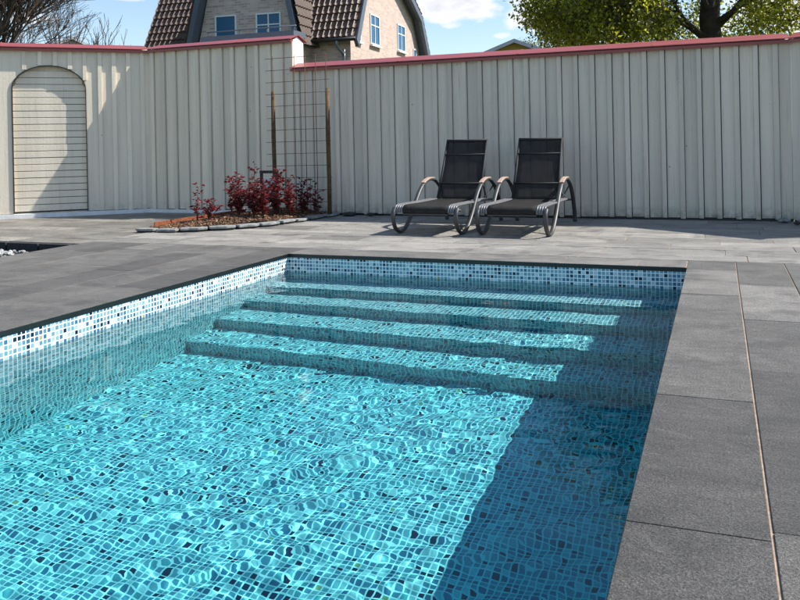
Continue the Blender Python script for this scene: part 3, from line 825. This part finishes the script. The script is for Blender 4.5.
M['frame_white'] = plain('white_window_frame', (0.78, 0.78, 0.76), .4, var=.05)
n = NT('window_glass'); M['glass'] = n.princ((0.012, 0.10, 0.21), .12, None, Specular_IOR_Level=.3)
M['zinc'] = plain('zinc_downpipe', (0.18, 0.20, 0.22), .35, .6)
def tile_slope(name, P0, U, V, w_, l_, parent, trim=None, cw=.21, rh=.34):
    """a slope of interlocking tiles: P0 corner at the eave, U along the eave, V up the slope; trim(v)->(u0,u1)"""
    U = Vector(U).normalized(); V = Vector(V).normalized(); Nn = U.cross(V).normalized()
    if Nn.z < 0: Nn = -Nn
    b = MB(); rows = int(l_ / rh) + 1; nu = int(w_ / cw * 6)
    vs = []; cnt = 0; fs = []
    for r in range(rows):
        for e in (0, 1):
            v = min(r * rh + e * rh, l_)
            u0, u1 = trim(v) if trim else (0, w_)
            for k in range(nu + 1):
                u = u0 + (u1 - u0) * k / nu; ph = (u / cw) % 1.0
                prof = .028 * math.cos(2 * math.pi * ph) + .012 * math.cos(4 * math.pi * ph)
                hgt = .045 + prof + (.045 if e == 0 else 0.0)
                vs.append(Vector(P0) + U * u + V * v + Nn * hgt)
        base = r * 2 * (nu + 1)
        for k in range(nu):
            a = base + k; fs.append((a, a + 1, a + nu + 2, a + nu + 1))
            if r > 0:
                c_ = base - (nu + 1) + k; fs.append((c_, c_ + 1, a + 1, a))
    b.add(vs, fs, smooth=False); return b.build(name, M['roof_tile'], parent)
def wall_poly(name, pts, mat, parent, uvf):
    b = MB(); b.add(pts, [tuple(range(len(pts)))], uvs=[[uvf(Vector(p)) for p in pts]]); return b.build(name, mat, parent, recalc=False)
house = empty('brick_house', (-11.76, 25.47, gz), math.radians(3.7)); tag(house, 'tan brick house with a steep brown tiled gambrel roof behind the fence', 'house')
HB = -gz
def hz(z): return z + HB
# walls as solid prisms
def prism_wall(name, prof, mat, a, b_, axis, parent, uvf=None):
    """prof in the plane, extruded along axis from a to b_"""
    b = MB(); n_ = len(prof); vs = []
    for e in (a, b_):
        for (s_, z_) in prof: vs.append((e, s_, z_) if axis == 'x' else (s_, e, z_))
    fs = [tuple(range(n_ - 1, -1, -1)), tuple(range(n_, 2 * n_))] + [(i, (i + 1) % n_, n_ + (i + 1) % n_, n_ + i) for i in range(n_)]
    uvs = []
    for f in fs:
        P_ = [Vector(vs[k]) for k in f]; nm = (P_[1] - P_[0]).cross(P_[2] - P_[1])
        uvs.append([((p.y, p.z) if abs(nm.x) > abs(nm.y) else (p.x, p.z)) for p in P_])
    b.add(vs, fs, uvs=uvs); return b.build(name, mat, parent)
GP = [(0.05, 0), (8.45, 0), (8.45, hz(5.3)), (7.55, hz(6.55)), (4.25, hz(8.1)), (.95, hz(7.05)), (.05, hz(5.1))]
prism_wall('wall', GP, M['brick'], -7.55, 0, 'x', house)
# front: same brick, mottled, its shade put into a greyer colour
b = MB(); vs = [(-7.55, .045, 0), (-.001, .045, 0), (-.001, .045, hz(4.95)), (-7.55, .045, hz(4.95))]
b.add(vs, [(0, 1, 2, 3)], uvs=[[(p[0], p[2]) for p in vs]]); b.build('front_wall', M['brick_shade'], house, recalc=False)
# roof slopes
def slope(name, y0_, z0_, y1_, z1_, x0_=-7.95, x1_=.42):
    d = Vector((0, y1_ - y0_, z1_ - z0_)); return tile_slope(name, (x0_, y0_, hz(z0_)), (1, 0, 0), d, x1_ - x0_, d.length, house)
slope('roof', -.42, 4.80, .86, 7.12); slope('roof', .86, 7.12, 4.25, 8.25); slope('roof', 7.66, 6.66, 4.25, 8.25); slope('roof', 8.95, 4.85, 7.66, 6.66)
# dark under-roof boards and verges
for xv, wv in ((.30, .13), (-7.95, .13)):
    b = MB(); pr = [(-.45, 4.72), (.83, 7.06), (4.25, 8.21), (7.69, 6.62), (9.0, 4.78)]
    inner = [(.02 + (p[0] - 4.25) * .955 + 4.23, p[1] - .22) for p in pr]
    for i in range(4):
        (a0, c0), (a1, c1) = pr[i], pr[i + 1]; (d0, e0), (d1, e1) = inner[i], inner[i + 1]
        vs = [(x, y, hz(z)) for x in (xv, xv + wv) for (y, z) in ((a0, c0), (a1, c1), (d1, e1), (d0, e0))]
        b.add(vs, [(3, 2, 1, 0), (4, 5, 6, 7), (0, 1, 5, 4), (1, 2, 6, 5), (2, 3, 7, 6), (3, 0, 4, 7)])
    b.build('bargeboard', M['barge'], house)
b = MB()
pr = [(-.42, 4.74), (.86, 7.06), (4.25, 8.19), (7.66, 6.60), (8.95, 4.79)]
for i in range(4):
    (a0, c0), (a1, c1) = pr[i], pr[i + 1]
    vs = [(x, y, hz(z)) for x in (-7.84, .305) for (y, z) in ((a0, c0), (a1, c1), (a1, c1 - .06), (a0, c0 - .06))]
    b.add(vs, [(3, 2, 1, 0), (4, 5, 6, 7), (0, 1, 5, 4), (1, 2, 6, 5), (2, 3, 7, 6), (3, 0, 4, 7)])
b.build('roof_soffit', M['barge'], house)
b = MB(); b.tube([(-1.4, -.52, hz(4.74)), (.4, -.52, hz(4.74))], .065, 8); b.build('gutter', M['black'], house)
b = MB(); b.tube(smooth_path([(-.28, -.52, hz(4.72)), (-.28, -.48, hz(4.5)), (-.20, -.12, hz(4.28)), (-.20, -.06, hz(4.1)), (-.20, -.05, .02)], 4), .05, 8); b.build('downpipe', M['zinc'], house)
# front cross gable
WP = [(-5.28, 0), (-1.44, 0), (-1.44, hz(4.9)), (-2.0, hz(7.1)), (-3.38, hz(8.0)), (-4.76, hz(7.1)), (-5.28, hz(4.9))]
prism_wall('cross_gable_wall', WP, M['brick_shade'], -1.0, .04, 'y', house)
ro = [(-5.62, 4.55), (-4.98, 7.15), (-3.38, 8.2), (-1.80, 7.15), (-1.25, 4.55)]
ri = [(-5.42, 4.55), (-4.80, 7.03), (-3.38, 7.98), (-1.96, 7.03), (-1.42, 4.55)]
b = MB()
for i in range(4):
    vs = [(x, y, hz(z)) for y in (-1.42, 1.5) for (x, z) in (ro[i], ro[i + 1], ri[i + 1], ri[i])]
    b.add(vs, [(3, 2, 1, 0), (4, 5, 6, 7), (0, 1, 5, 4), (1, 2, 6, 5), (2, 3, 7, 6), (3, 0, 4, 7)])
b.build('cross_gable_roof', M['barge'], house)
for (x0g, z0g, x1g, z1g) in ((-1.225, 4.55, -1.775, 7.15), (-5.645, 4.55, -5.005, 7.15)):
    d = Vector((x1g - x0g, 0, z1g - z0g)); tile_slope('roof', (x0g, -1.36, hz(z0g)), (0, 1, 0), d, 2.7, d.length, house)
def window(P, U, w_, h_, cols, rows_, parent, name='window', split=None):
    """P lower-left corner on the wall, U along the wall; frame stands proud"""
    P = Vector(P); U = Vector(U).normalized(); O = Vector((U.y, -U.x, 0))
    Mw = Matrix((U, -O, Vector((0, 0, 1)))).transposed().to_4x4(); Mw.translation = P
    f = .055; b = MB()
    b.box(0, f, -.04, .03, 0, h_, Mw); b.box(w_ - f, w_, -.04, .03, 0, h_, Mw); b.box(f, w_ - f, -.04, .03, 0, f, Mw); b.box(f, w_ - f, -.04, .03, h_ - f, h_, Mw)
    for c in range(1, cols): x = w_ * c / cols; b.box(x - .022, x + .022, -.032, .03, f, h_ - f, Mw)
    for s_ in (split or []): b.box(f, w_ - f, -.029, .03, h_ * s_ - .02, h_ * s_ + .02, Mw)
    o = b.build(name, M['frame_white'], parent)
    g = MB(); g.box(f, w_ - f, -.012, .02, f, h_ - f, Mw); g.build('pane', M['glass'], o)
    s = MB(); s.box(-.06, w_ + .06, -.12, .02, -.07, -.003, Mw); s.build('sill', M['frame_white'], o)
    return o
window((-4.64, -1.0, hz(4.86)), (1, 0, 0), .84, .90, 1, 1, house)
window((-3.05, -1.0, hz(4.92)), (1, 0, 0), .95, .82, 2, 1, house, split=[.5])
window((.0, 2.07, hz(4.86)), (0, 1, 0), 1.02, 1.14, 2, 1, house, split=[.64])
window((.0, 5.34, hz(4.96)), (0, 1, 0), 1.02, 1.10, 2, 1, house, split=[.64])
window((.0, .62, hz(4.80)), (0, 1, 0), .42, .46, 1, 1, house)
window((.0, 7.55, hz(4.75)), (0, 1, 0), .42, .52, 1, 1, house)

# dark flat roof with a thin rail just behind the middle fence
sh = empty('shed', (-8.2, 13.9, gz)); tag(sh, 'low dark flat-roofed shed just behind the middle fence, thin rail on its roof', 'shed')
b = MB(); b.box(-1.0, .86, -.55, -.2, 0, 3.34); b.build('wall', M['barge'], sh)
b = MB(); b.box(-1.1, .93, -.62, -.15, 3.345, 3.46); b.build('roof', M['barge'], sh)
b = MB()
for x in (-1.0, -.3, .3, .88): b.tube([(x, -.5, 3.45), (x, -.5, 3.56)], .012, 6)
b.tube([(-1.05, -.5, 3.56), (.92, -.5, 3.56)], .013, 6); b.build('rail', M['zinc'], sh)

# far yellow gable and orange roof
M['yellow'] = plain('yellow_boards', (0.42, 0.30, 0.06), .8); M['pale_trim'] = plain('pale_roof_trim', (0.45, 0.47, 0.50), .5); M['grey_roof'] = plain('grey_metal_roof', (0.25, 0.30, 0.33), .4)
M['orange_roof'] = plain('orange_clay_tiles', (0.42, 0.14, 0.05), .8, scale=3, var=.3)
yh = empty('yellow_house', (-10.44, 44.3, gz), math.radians(12)); tag(yh, 'low yellow wooden gable with a pale grey roof edge, far behind the fence', 'house')
def small_house(root, hw_, zeave, zr, depth, wallm, roofm, trim, over=.35):
    prism_wall('wall', [(-hw_, 0), (hw_, 0), (hw_, zeave), (0, zr), (-hw_, zeave)], wallm, 0, depth, 'y', root)
    for s in (-1, 1):
        b = MB(); k = (zr - zeave) / hw_; e = hw_ + over
        vs = [(s * x, y, z) for y in (-over, depth + over) for (x, z) in ((0, zr + .06), (e, zr + .06 - k * e), (e, zr - .06 - k * e), (0, zr - .06))]
        b.add(vs, [(3, 2, 1, 0), (4, 5, 6, 7), (0, 1, 5, 4), (1, 2, 6, 5), (2, 3, 7, 6), (3, 0, 4, 7)]); b.build('roof', roofm, root)
        b = MB(); vs = [(s * x, y, z) for y in (-over - .05, -over - .003) for (x, z) in ((0, zr + .09), (e, zr + .09 - k * e), (e, zr - .12 - k * e), (0, zr - .12))]
        b.add(vs, [(3, 2, 1, 0), (4, 5, 6, 7), (0, 1, 5, 4), (1, 2, 6, 5), (2, 3, 7, 6), (3, 0, 4, 7)]); b.build('bargeboard', trim, root)
small_house(yh, 3.4, 5.55, 6.72 + HB, 6, M['yellow'], M['grey_roof'], M['pale_trim'])
oh = empty('orange_roofed_house', (-45.2, 48.0, gz), math.radians(55)); tag(oh, 'distant house showing only its orange tiled roof above the left fence', 'house')
small_house(oh, 2.6, 8.6, 9.75, 7, M['pale_trim'], M['orange_roof'], M['pale_trim'])

# ------------------------------------------------------------------ trees
M['bark_dark'] = plain('dark_bark', (0.045, 0.035, 0.028), .9, scale=5, var=.5, bump=.9, bdist=.04)
M['bark_bare'] = plain('grey_brown_bark', (0.075, 0.055, 0.042), .9, scale=5, var=.4, bump=.6, bdist=.02)
M['leaf_green'] = leaf_mat('green_leaves', (0.08, 0.10, 0.012), (0.62, 0.62, 0.05), .8, .45)
M['leaf_olive'] = leaf_mat('spring_olive_leaves', (0.12, 0.13, 0.05), (0.24, 0.24, 0.08), .5)
def branch(b, p, d, l, r, depth, rs, tips, spread=.55, up=.12, kids=(3, 4), nseg=4, shrink=.68, minr=.004):
    pts = [p]; dd = d.normalized()
    for k in range(nseg):
        dd = (dd + Vector((rs.uniform(-.16, .16), rs.uniform(-.16, .16), rs.uniform(-.08, .12) + up * .3))).normalized()
        pts.append(pts[-1] + dd * (l / nseg))
    r1 = max(minr, r * .62)
    b.tube(pts, [r + (r1 - r) * i / nseg for i in range(nseg + 1)], 7 if r > .05 else (5 if r > .015 else 3), cap=False)
    if depth == 0:
        tips.append(pts[-1]); return
    for c in range(rs.randint(*kids)):
        t = rs.uniform(.45, 1.0); f_ = t * nseg; i0 = min(int(f_), nseg - 1); q = pts[i0].lerp(pts[i0 + 1], f_ - i0)
        a = rs.uniform(0, 6.283); axis = dd.orthogonal().normalized(); axis.rotate(Matrix.Rotation(a, 3, dd))
        nd = dd.copy(); nd.rotate(Matrix.Rotation(rs.uniform(.3, 1) * spread * 1.5, 3, axis)); nd.z += up
        branch(b, q, nd, l * shrink * rs.uniform(.8, 1.15), r * rs.uniform(.5, .68), depth - 1, rs, tips, spread, up, kids, max(2, nseg - (1 if depth % 2 else 0)), shrink, minr)
def bare_tree(name, loc, h, seed, label, trunk_r, depth, kids, minr, spread=.45, lean=(0, 0)):
    rs = random.Random(seed); root = empty(name, loc); tag(root, label, 'tree')
    b = MB(); tips = []
    b.tube([(0, 0, 0), (lean[0] * .3, lean[1] * .3, h * .14), (lean[0], lean[1], h * .28)], [trunk_r * 1.25, trunk_r, trunk_r * .85], 9)
    b.build('trunk', M['bark_bare'], root)
    b = MB(); top = Vector((lean[0], lean[1], h * .28))
    for k in range(6):
        a = k * 1.05 + rs.uniform(-.3, .3); branch(b, top - Vector((0, 0, rs.uniform(0, .1) * h)), Vector((math.cos(a) * .55, math.sin(a) * .55, 1)), h * .30, trunk_r * .6, depth, rs, tips, spread, .14, kids, 4, .70, minr)
    b.build('crown', M['bark_bare'], root)
bare_tree('bare_tree', (-22.0, 19.4, gz), 9.6, 15, 'large leafless tree with fine twigs behind the left fence', .12, 5, (4, 5), .005, .5)
bare_tree('bare_tree', (-33.1, 35.5, gz), 9.7, 3, 'small leafless tree left of centre between the big bare tree and the brick house', .13, 4, (2, 3), .010, .35)
bare_tree('bare_tree', (-32.2, 35.9, gz), 9.4, 6, 'small leafless tree just left of the brick house roof, right one of the two', .12, 4, (2, 3), .010, .35)

def leaf_cloud(name, centres, per, sig, size, mat, parent, seed, asp=.55):
    """many separate leaves scattered about twig ends, each a folded pair of faces"""
    r = np.random.RandomState(seed); Cn = np.array(centres); Nn = len(Cn) * per
    c = np.repeat(Cn, per, 0) + r.normal(0, 1, (Nn, 3)) * sig
    d = r.normal(0, 1, (Nn, 3)); d[:, 2] -= .5; d /= np.linalg.norm(d, axis=1)[:, None]
    s = np.cross(d, r.normal(0, 1, (Nn, 3))); s /= np.linalg.norm(s, axis=1)[:, None]
    l = r.uniform(.6, 1.3, (Nn, 1)) * size; w_ = l * asp * .5; nn = np.cross(d, s)
    v = np.stack([c, c + d * l * .45 + s * w_ + nn * l * .1, c + d * l, c + d * l * .45 - s * w_ + nn * l * .1], 1).reshape(-1, 3)
    me = bpy.data.meshes.new(name); me.vertices.add(len(v)); me.vertices.foreach_set('co', v.ravel())
    base = np.arange(Nn)[:, None] * 4; li = (base + np.array([[0, 1, 2, 0, 2, 3]])).ravel()
    me.loops.add(len(li)); me.loops.foreach_set('vertex_index', li)
    me.polygons.add(Nn * 2); me.polygons.foreach_set('loop_start', np.arange(Nn * 2) * 3); me.polygons.foreach_set('loop_total', np.full(Nn * 2, 3))
    at = me.attributes.new('tint', 'FLOAT', 'FACE'); at.data.foreach_set('value', np.repeat(r.rand(Nn), 2).astype(np.float32))
    me.update(calc_edges=True); me.validate()
    return link(name, me, mat, parent)
# big leafy tree behind the right of the long fence
bt = empty('leafy_tree', (-.12, 23.9, gz)); tag(bt, 'big leafy green tree with a thick dark trunk behind the long fence', 'tree')
rs = random.Random(41)
b = MB(); b.tube([(0, 0, 0), (-.02, 0, 1.5), (.03, 0, 3.2), (-.05, 0, 4.6), (.05, .05, 6.2)], [.42, .33, .29, .27, .22], 12); b.build('trunk', M['bark_dark'], bt)
b = MB(); tips = []
for (z, a, el, l, r_) in ((3.1, 3.4, .55, 2.6, .13), (3.9, 2.9, .75, 3.0, .16), (4.2, -.2, .6, 3.0, .15), (4.6, 4.3, .6, 2.8, .14), (4.8, .9, .8, 2.6, .13), (5.3, 3.2, .9, 3.0, .15), (5.6, 0, .9, 3.0, .15), (5.9, 5.2, 1.0, 2.8, .14), (6.1, 1.8, 1.2, 3.0, .16), (5.0, 2.3, .5, 2.6, .12), (4.0, 3.9, .35, 2.3, .11), (4.4, 5.6, .35, 2.6, .11)):
    branch(b, Vector((0, 0, z)), Vector((math.cos(a) * math.cos(el), math.sin(a) * math.cos(el), math.sin(el))), l, r_ * .62, 3, rs, tips, .6, .02, (3, 5), 4, .66, .006)
b.build('limbs', M['bark_dark'], bt)
tips = [t for t in tips]
rr = np.random.RandomState(3)
# clumps: the twig ends, plus a hanging, denser skirt on the left
cl = [tuple(t) for t in tips]
for i in range(520):
    a = rr.uniform(0, 6.283); x = rr.uniform(-4.9, -1.1); cl.append((x, rr.uniform(-2.2, 2.2), 4.05 + .18 * abs(x + 3) + rr.gamma(1.6, .55)))
for i in range(330):
    x = rr.uniform(-1.2, 4.8); cl.append((x, rr.uniform(-2.2, 2.2), 3.95 + rr.gamma(1.7, .6)))
cl = [c for c in cl if not (abs(c[0]) < .75 and c[1] < .7 and c[2] < 7)]
leaf_cloud('crown', cl, 52, .17, .115, M['leaf_green'], bt, 5)
# pale shrub-like tree farther off
pt = empty('young_leafing_tree', (-10.1, 53.0, gz)); tag(pt, 'small pale olive tree coming into leaf, right of the yellow gable', 'tree')
b = MB(); tips = []; rs = random.Random(8)
b.tube([(0, 0, 0), (.03, 0, 2.6), (0, 0, 5.0)], [.16, .13, .10], 8); b.build('trunk', M['bark_bare'], pt)
b = MB()
for k in range(7): a = k * .9; branch(b, Vector((0, 0, 4.6 + .1 * k)), Vector((math.cos(a) * .8, math.sin(a) * .8, .9)), 1.7, .06, 3, rs, tips, .6, .05, (3, 4), 3, .62, .008)
b.build('limbs', M['bark_bare'], pt); leaf_cloud('crown', [tuple(t) for t in tips], 30, .2, .13, M['leaf_olive'], pt, 9)
dt = empty('evergreen_bush', (-5.6, 34.5, gz)); tag(dt, 'dark evergreen bush behind the fence, between the pale tree and the big tree', 'bush')
rr = np.random.RandomState(4); cl = []
for i in range(260):
    v = rr.normal(0, 1, 3); v /= np.linalg.norm(v); cl.append((v[0] * 1.5 * rr.uniform(.6, 1), v[1] * 1.3, 2.7 + v[2] * 2.4 * rr.uniform(.7, 1)))
b = MB(); b.tube([(0, 0, 0), (0, 0, 2.5)], [.12, .07], 7); b.build('trunk', M['bark_dark'], dt)
M['leaf_dark'] = leaf_mat('dark_evergreen', (0.02, 0.03, 0.012), (0.03, 0.05, 0.012), .5); leaf_cloud('crown', cl, 34, .22, .11, M['leaf_dark'], dt, 2)
# ------------------------------------------------------------------ light, sky, camera
SUN_AZ = math.radians(27.0)        # direction towards the sun measured from +X towards +Y
SUN_EL = math.radians(47.2)
sd = Vector((math.cos(SUN_AZ) * math.cos(SUN_EL), math.sin(SUN_AZ) * math.cos(SUN_EL), math.sin(SUN_EL)))
sl = bpy.data.lights.new('sun', 'SUN'); sl.energy = 5.0; sl.angle = math.radians(0.5); sl.color = (1.0, 0.955, 0.89)
sl.cycles.is_caustics_light = True
so = bpy.data.objects.new('sun', sl); C.objects.link(so)
so.rotation_euler = (-sd).to_track_quat('-Z', 'Y').to_euler(); so.location = sd * 30

w = bpy.data.worlds.new('World'); SC.world = w; w.use_nodes = True
nt = w.node_tree; nt.nodes.clear()
wo = nt.nodes.new('ShaderNodeOutputWorld'); bg = nt.nodes.new('ShaderNodeBackground')
sky = nt.nodes.new('ShaderNodeTexSky'); sky.sky_type = 'NISHITA'; sky.sun_disc = False
sky.ozone_density = 1.6; sky.dust_density = 0.4; sky.sun_elevation = SUN_EL; sky.sun_rotation = math.pi / 2 - SUN_AZ
bg.inputs[1].default_value = 0.125

def wn(t, **kw):
    x = nt.nodes.new(t)
    for k, v in kw.items():
        if k in x.inputs: x.inputs[k].default_value = v
        else: setattr(x, k, v)
    return x
def wm(op, a, b=None, clamp=False):
    x = nt.nodes.new('ShaderNodeMath'); x.operation = op; x.use_clamp = clamp
    for i, v in enumerate((a, b)):
        if v is None: continue
        if isinstance(v, (int, float)): x.inputs[i].default_value = v
        else: nt.links.new(v, x.inputs[i])
    return x.outputs[0]
tc = nt.nodes.new('ShaderNodeTexCoord'); dirv = tc.outputs['Generated']
n1 = nt.nodes.new('ShaderNodeTexNoise'); n1.inputs['Scale'].default_value = 17; n1.inputs['Detail'].default_value = 9; n1.inputs['Roughness'].default_value = .58
mp = nt.nodes.new('ShaderNodeMapping'); mp.inputs['Scale'].default_value = (1, 1, 2.2); nt.links.new(dirv, mp.inputs[0]); nt.links.new(mp.outputs[0], n1.inputs['Vector'])
tot = None
# cumulus banks: direction of the middle, half-width, half-height
for (dx, dy, dz, hw, hh, am) in ((-.298, .9395, .1660, .068, .026, 1.0), (-.200, .9674, .1580, .040, .028, 1.0), (-.632, .7565, .1760, .042, .011, .9), (-.240, .9625, .1270, .020, .006, .6),
                                 (.055, .990, .135, .09, .03, .9), (-.715, .684, .145, .04, .012, .5), (-.17, .975, .128, .03, .010, .5)):
    v = nt.nodes.new('ShaderNodeVectorMath'); v.operation = 'SUBTRACT'; nt.links.new(dirv, v.inputs[0]); v.inputs[1].default_value = (dx, dy, dz)
    sc = nt.nodes.new('ShaderNodeVectorMath'); sc.operation = 'MULTIPLY'; nt.links.new(v.outputs[0], sc.inputs[0]); sc.inputs[1].default_value = (1 / hw, 1 / hw, 1 / hh)
    ln = nt.nodes.new('ShaderNodeVectorMath'); ln.operation = 'LENGTH'; nt.links.new(sc.outputs[0], ln.inputs[0])
    g_ = wm('MULTIPLY', wm('SUBTRACT', 1.35, ln.outputs['Value'], True), am)
    tot = g_ if tot is None else wm('MAXIMUM', tot, g_)
# a scatter of clouds over the rest of the sky, higher up
n2 = nt.nodes.new('ShaderNodeTexNoise'); n2.inputs['Scale'].default_value = 3.2; n2.inputs['Detail'].default_value = 7; nt.links.new(mp.outputs[0], n2.inputs['Vector'])
sz = nt.nodes.new('ShaderNodeSeparateXYZ'); nt.links.new(dirv, sz.inputs[0])
hi = wm('MULTIPLY', wm('SUBTRACT', sz.outputs[2], .24, True), 6.0, True)
tot = wm('MAXIMUM', tot, wm('MULTIPLY', hi, wm('MULTIPLY', wm('SUBTRACT', n2.outputs[0], .66), 5.0, True)))
dens = wm('SUBTRACT', wm('ADD', tot, wm('MULTIPLY', wm('SUBTRACT', n1.outputs[0], .5), 2.6)), .42)
msk = wm('MULTIPLY', wm('MULTIPLY', dens, 2.6, True), wm('MULTIPLY', tot, 3.0, True))
cc = nt.nodes.new('ShaderNodeValToRGB'); cc.color_ramp.elements[0].color = (5.9, 5.9, 6.1, 1); cc.color_ramp.elements[1].color = (4.1, 4.2, 4.7, 1)
cc.color_ramp.elements[0].position = .3; cc.color_ramp.elements[1].position = 1.0; nt.links.new(dens, cc.inputs[0])
mxw = nt.nodes.new('ShaderNodeMix'); mxw.data_type = 'RGBA'; nt.links.new(msk, mxw.inputs[0]); nt.links.new(sky.outputs[0], mxw.inputs[6]); nt.links.new(cc.outputs[0], mxw.inputs[7])
nt.links.new(mxw.outputs[2], bg.inputs[0]); nt.links.new(bg.outputs[0], wo.inputs[0])

cam = bpy.data.cameras.new('camera'); co = bpy.data.objects.new('camera', cam); C.objects.link(co)
cam.sensor_width = 36; cam.lens = 36.585; cam.shift_y = -(300 - 143.7) / 800; cam.clip_end = 3000; cam.clip_start = 0.05
yaw = math.radians(21.4); roll = math.radians(1.15)
# looks level, turned to the left of +Y, with a slight roll
Fw = Vector((-math.sin(yaw), math.cos(yaw), 0)); Rt = Vector((math.cos(yaw), math.sin(yaw), 0)); Up = Vector((0, 0, 1))
rx = Rt * math.cos(roll) - Up * math.sin(roll) * 1.0
ux = Up * math.cos(roll) + Rt * math.sin(roll)
mat = Matrix((rx, ux, -Fw)).transposed().to_4x4()
mat.translation = Vector((0, 0, 1.16))
co.matrix_world = mat
SC.camera = co

SC.view_settings.view_transform = 'Standard'; SC.view_settings.look = 'None'
SC.view_settings.exposure = 0.58; SC.view_settings.gamma = 1.0; SC.view_settings.use_curve_mapping = False
cy = SC.cycles
cy.use_denoising = True
cy.max_bounces = 12; cy.diffuse_bounces = 5; cy.glossy_bounces = 4; cy.transmission_bounces = 6; cy.transparent_max_bounces = 12
cy.caustics_refractive = True; cy.caustics_reflective = False
cy.sample_clamp_indirect = 6.0
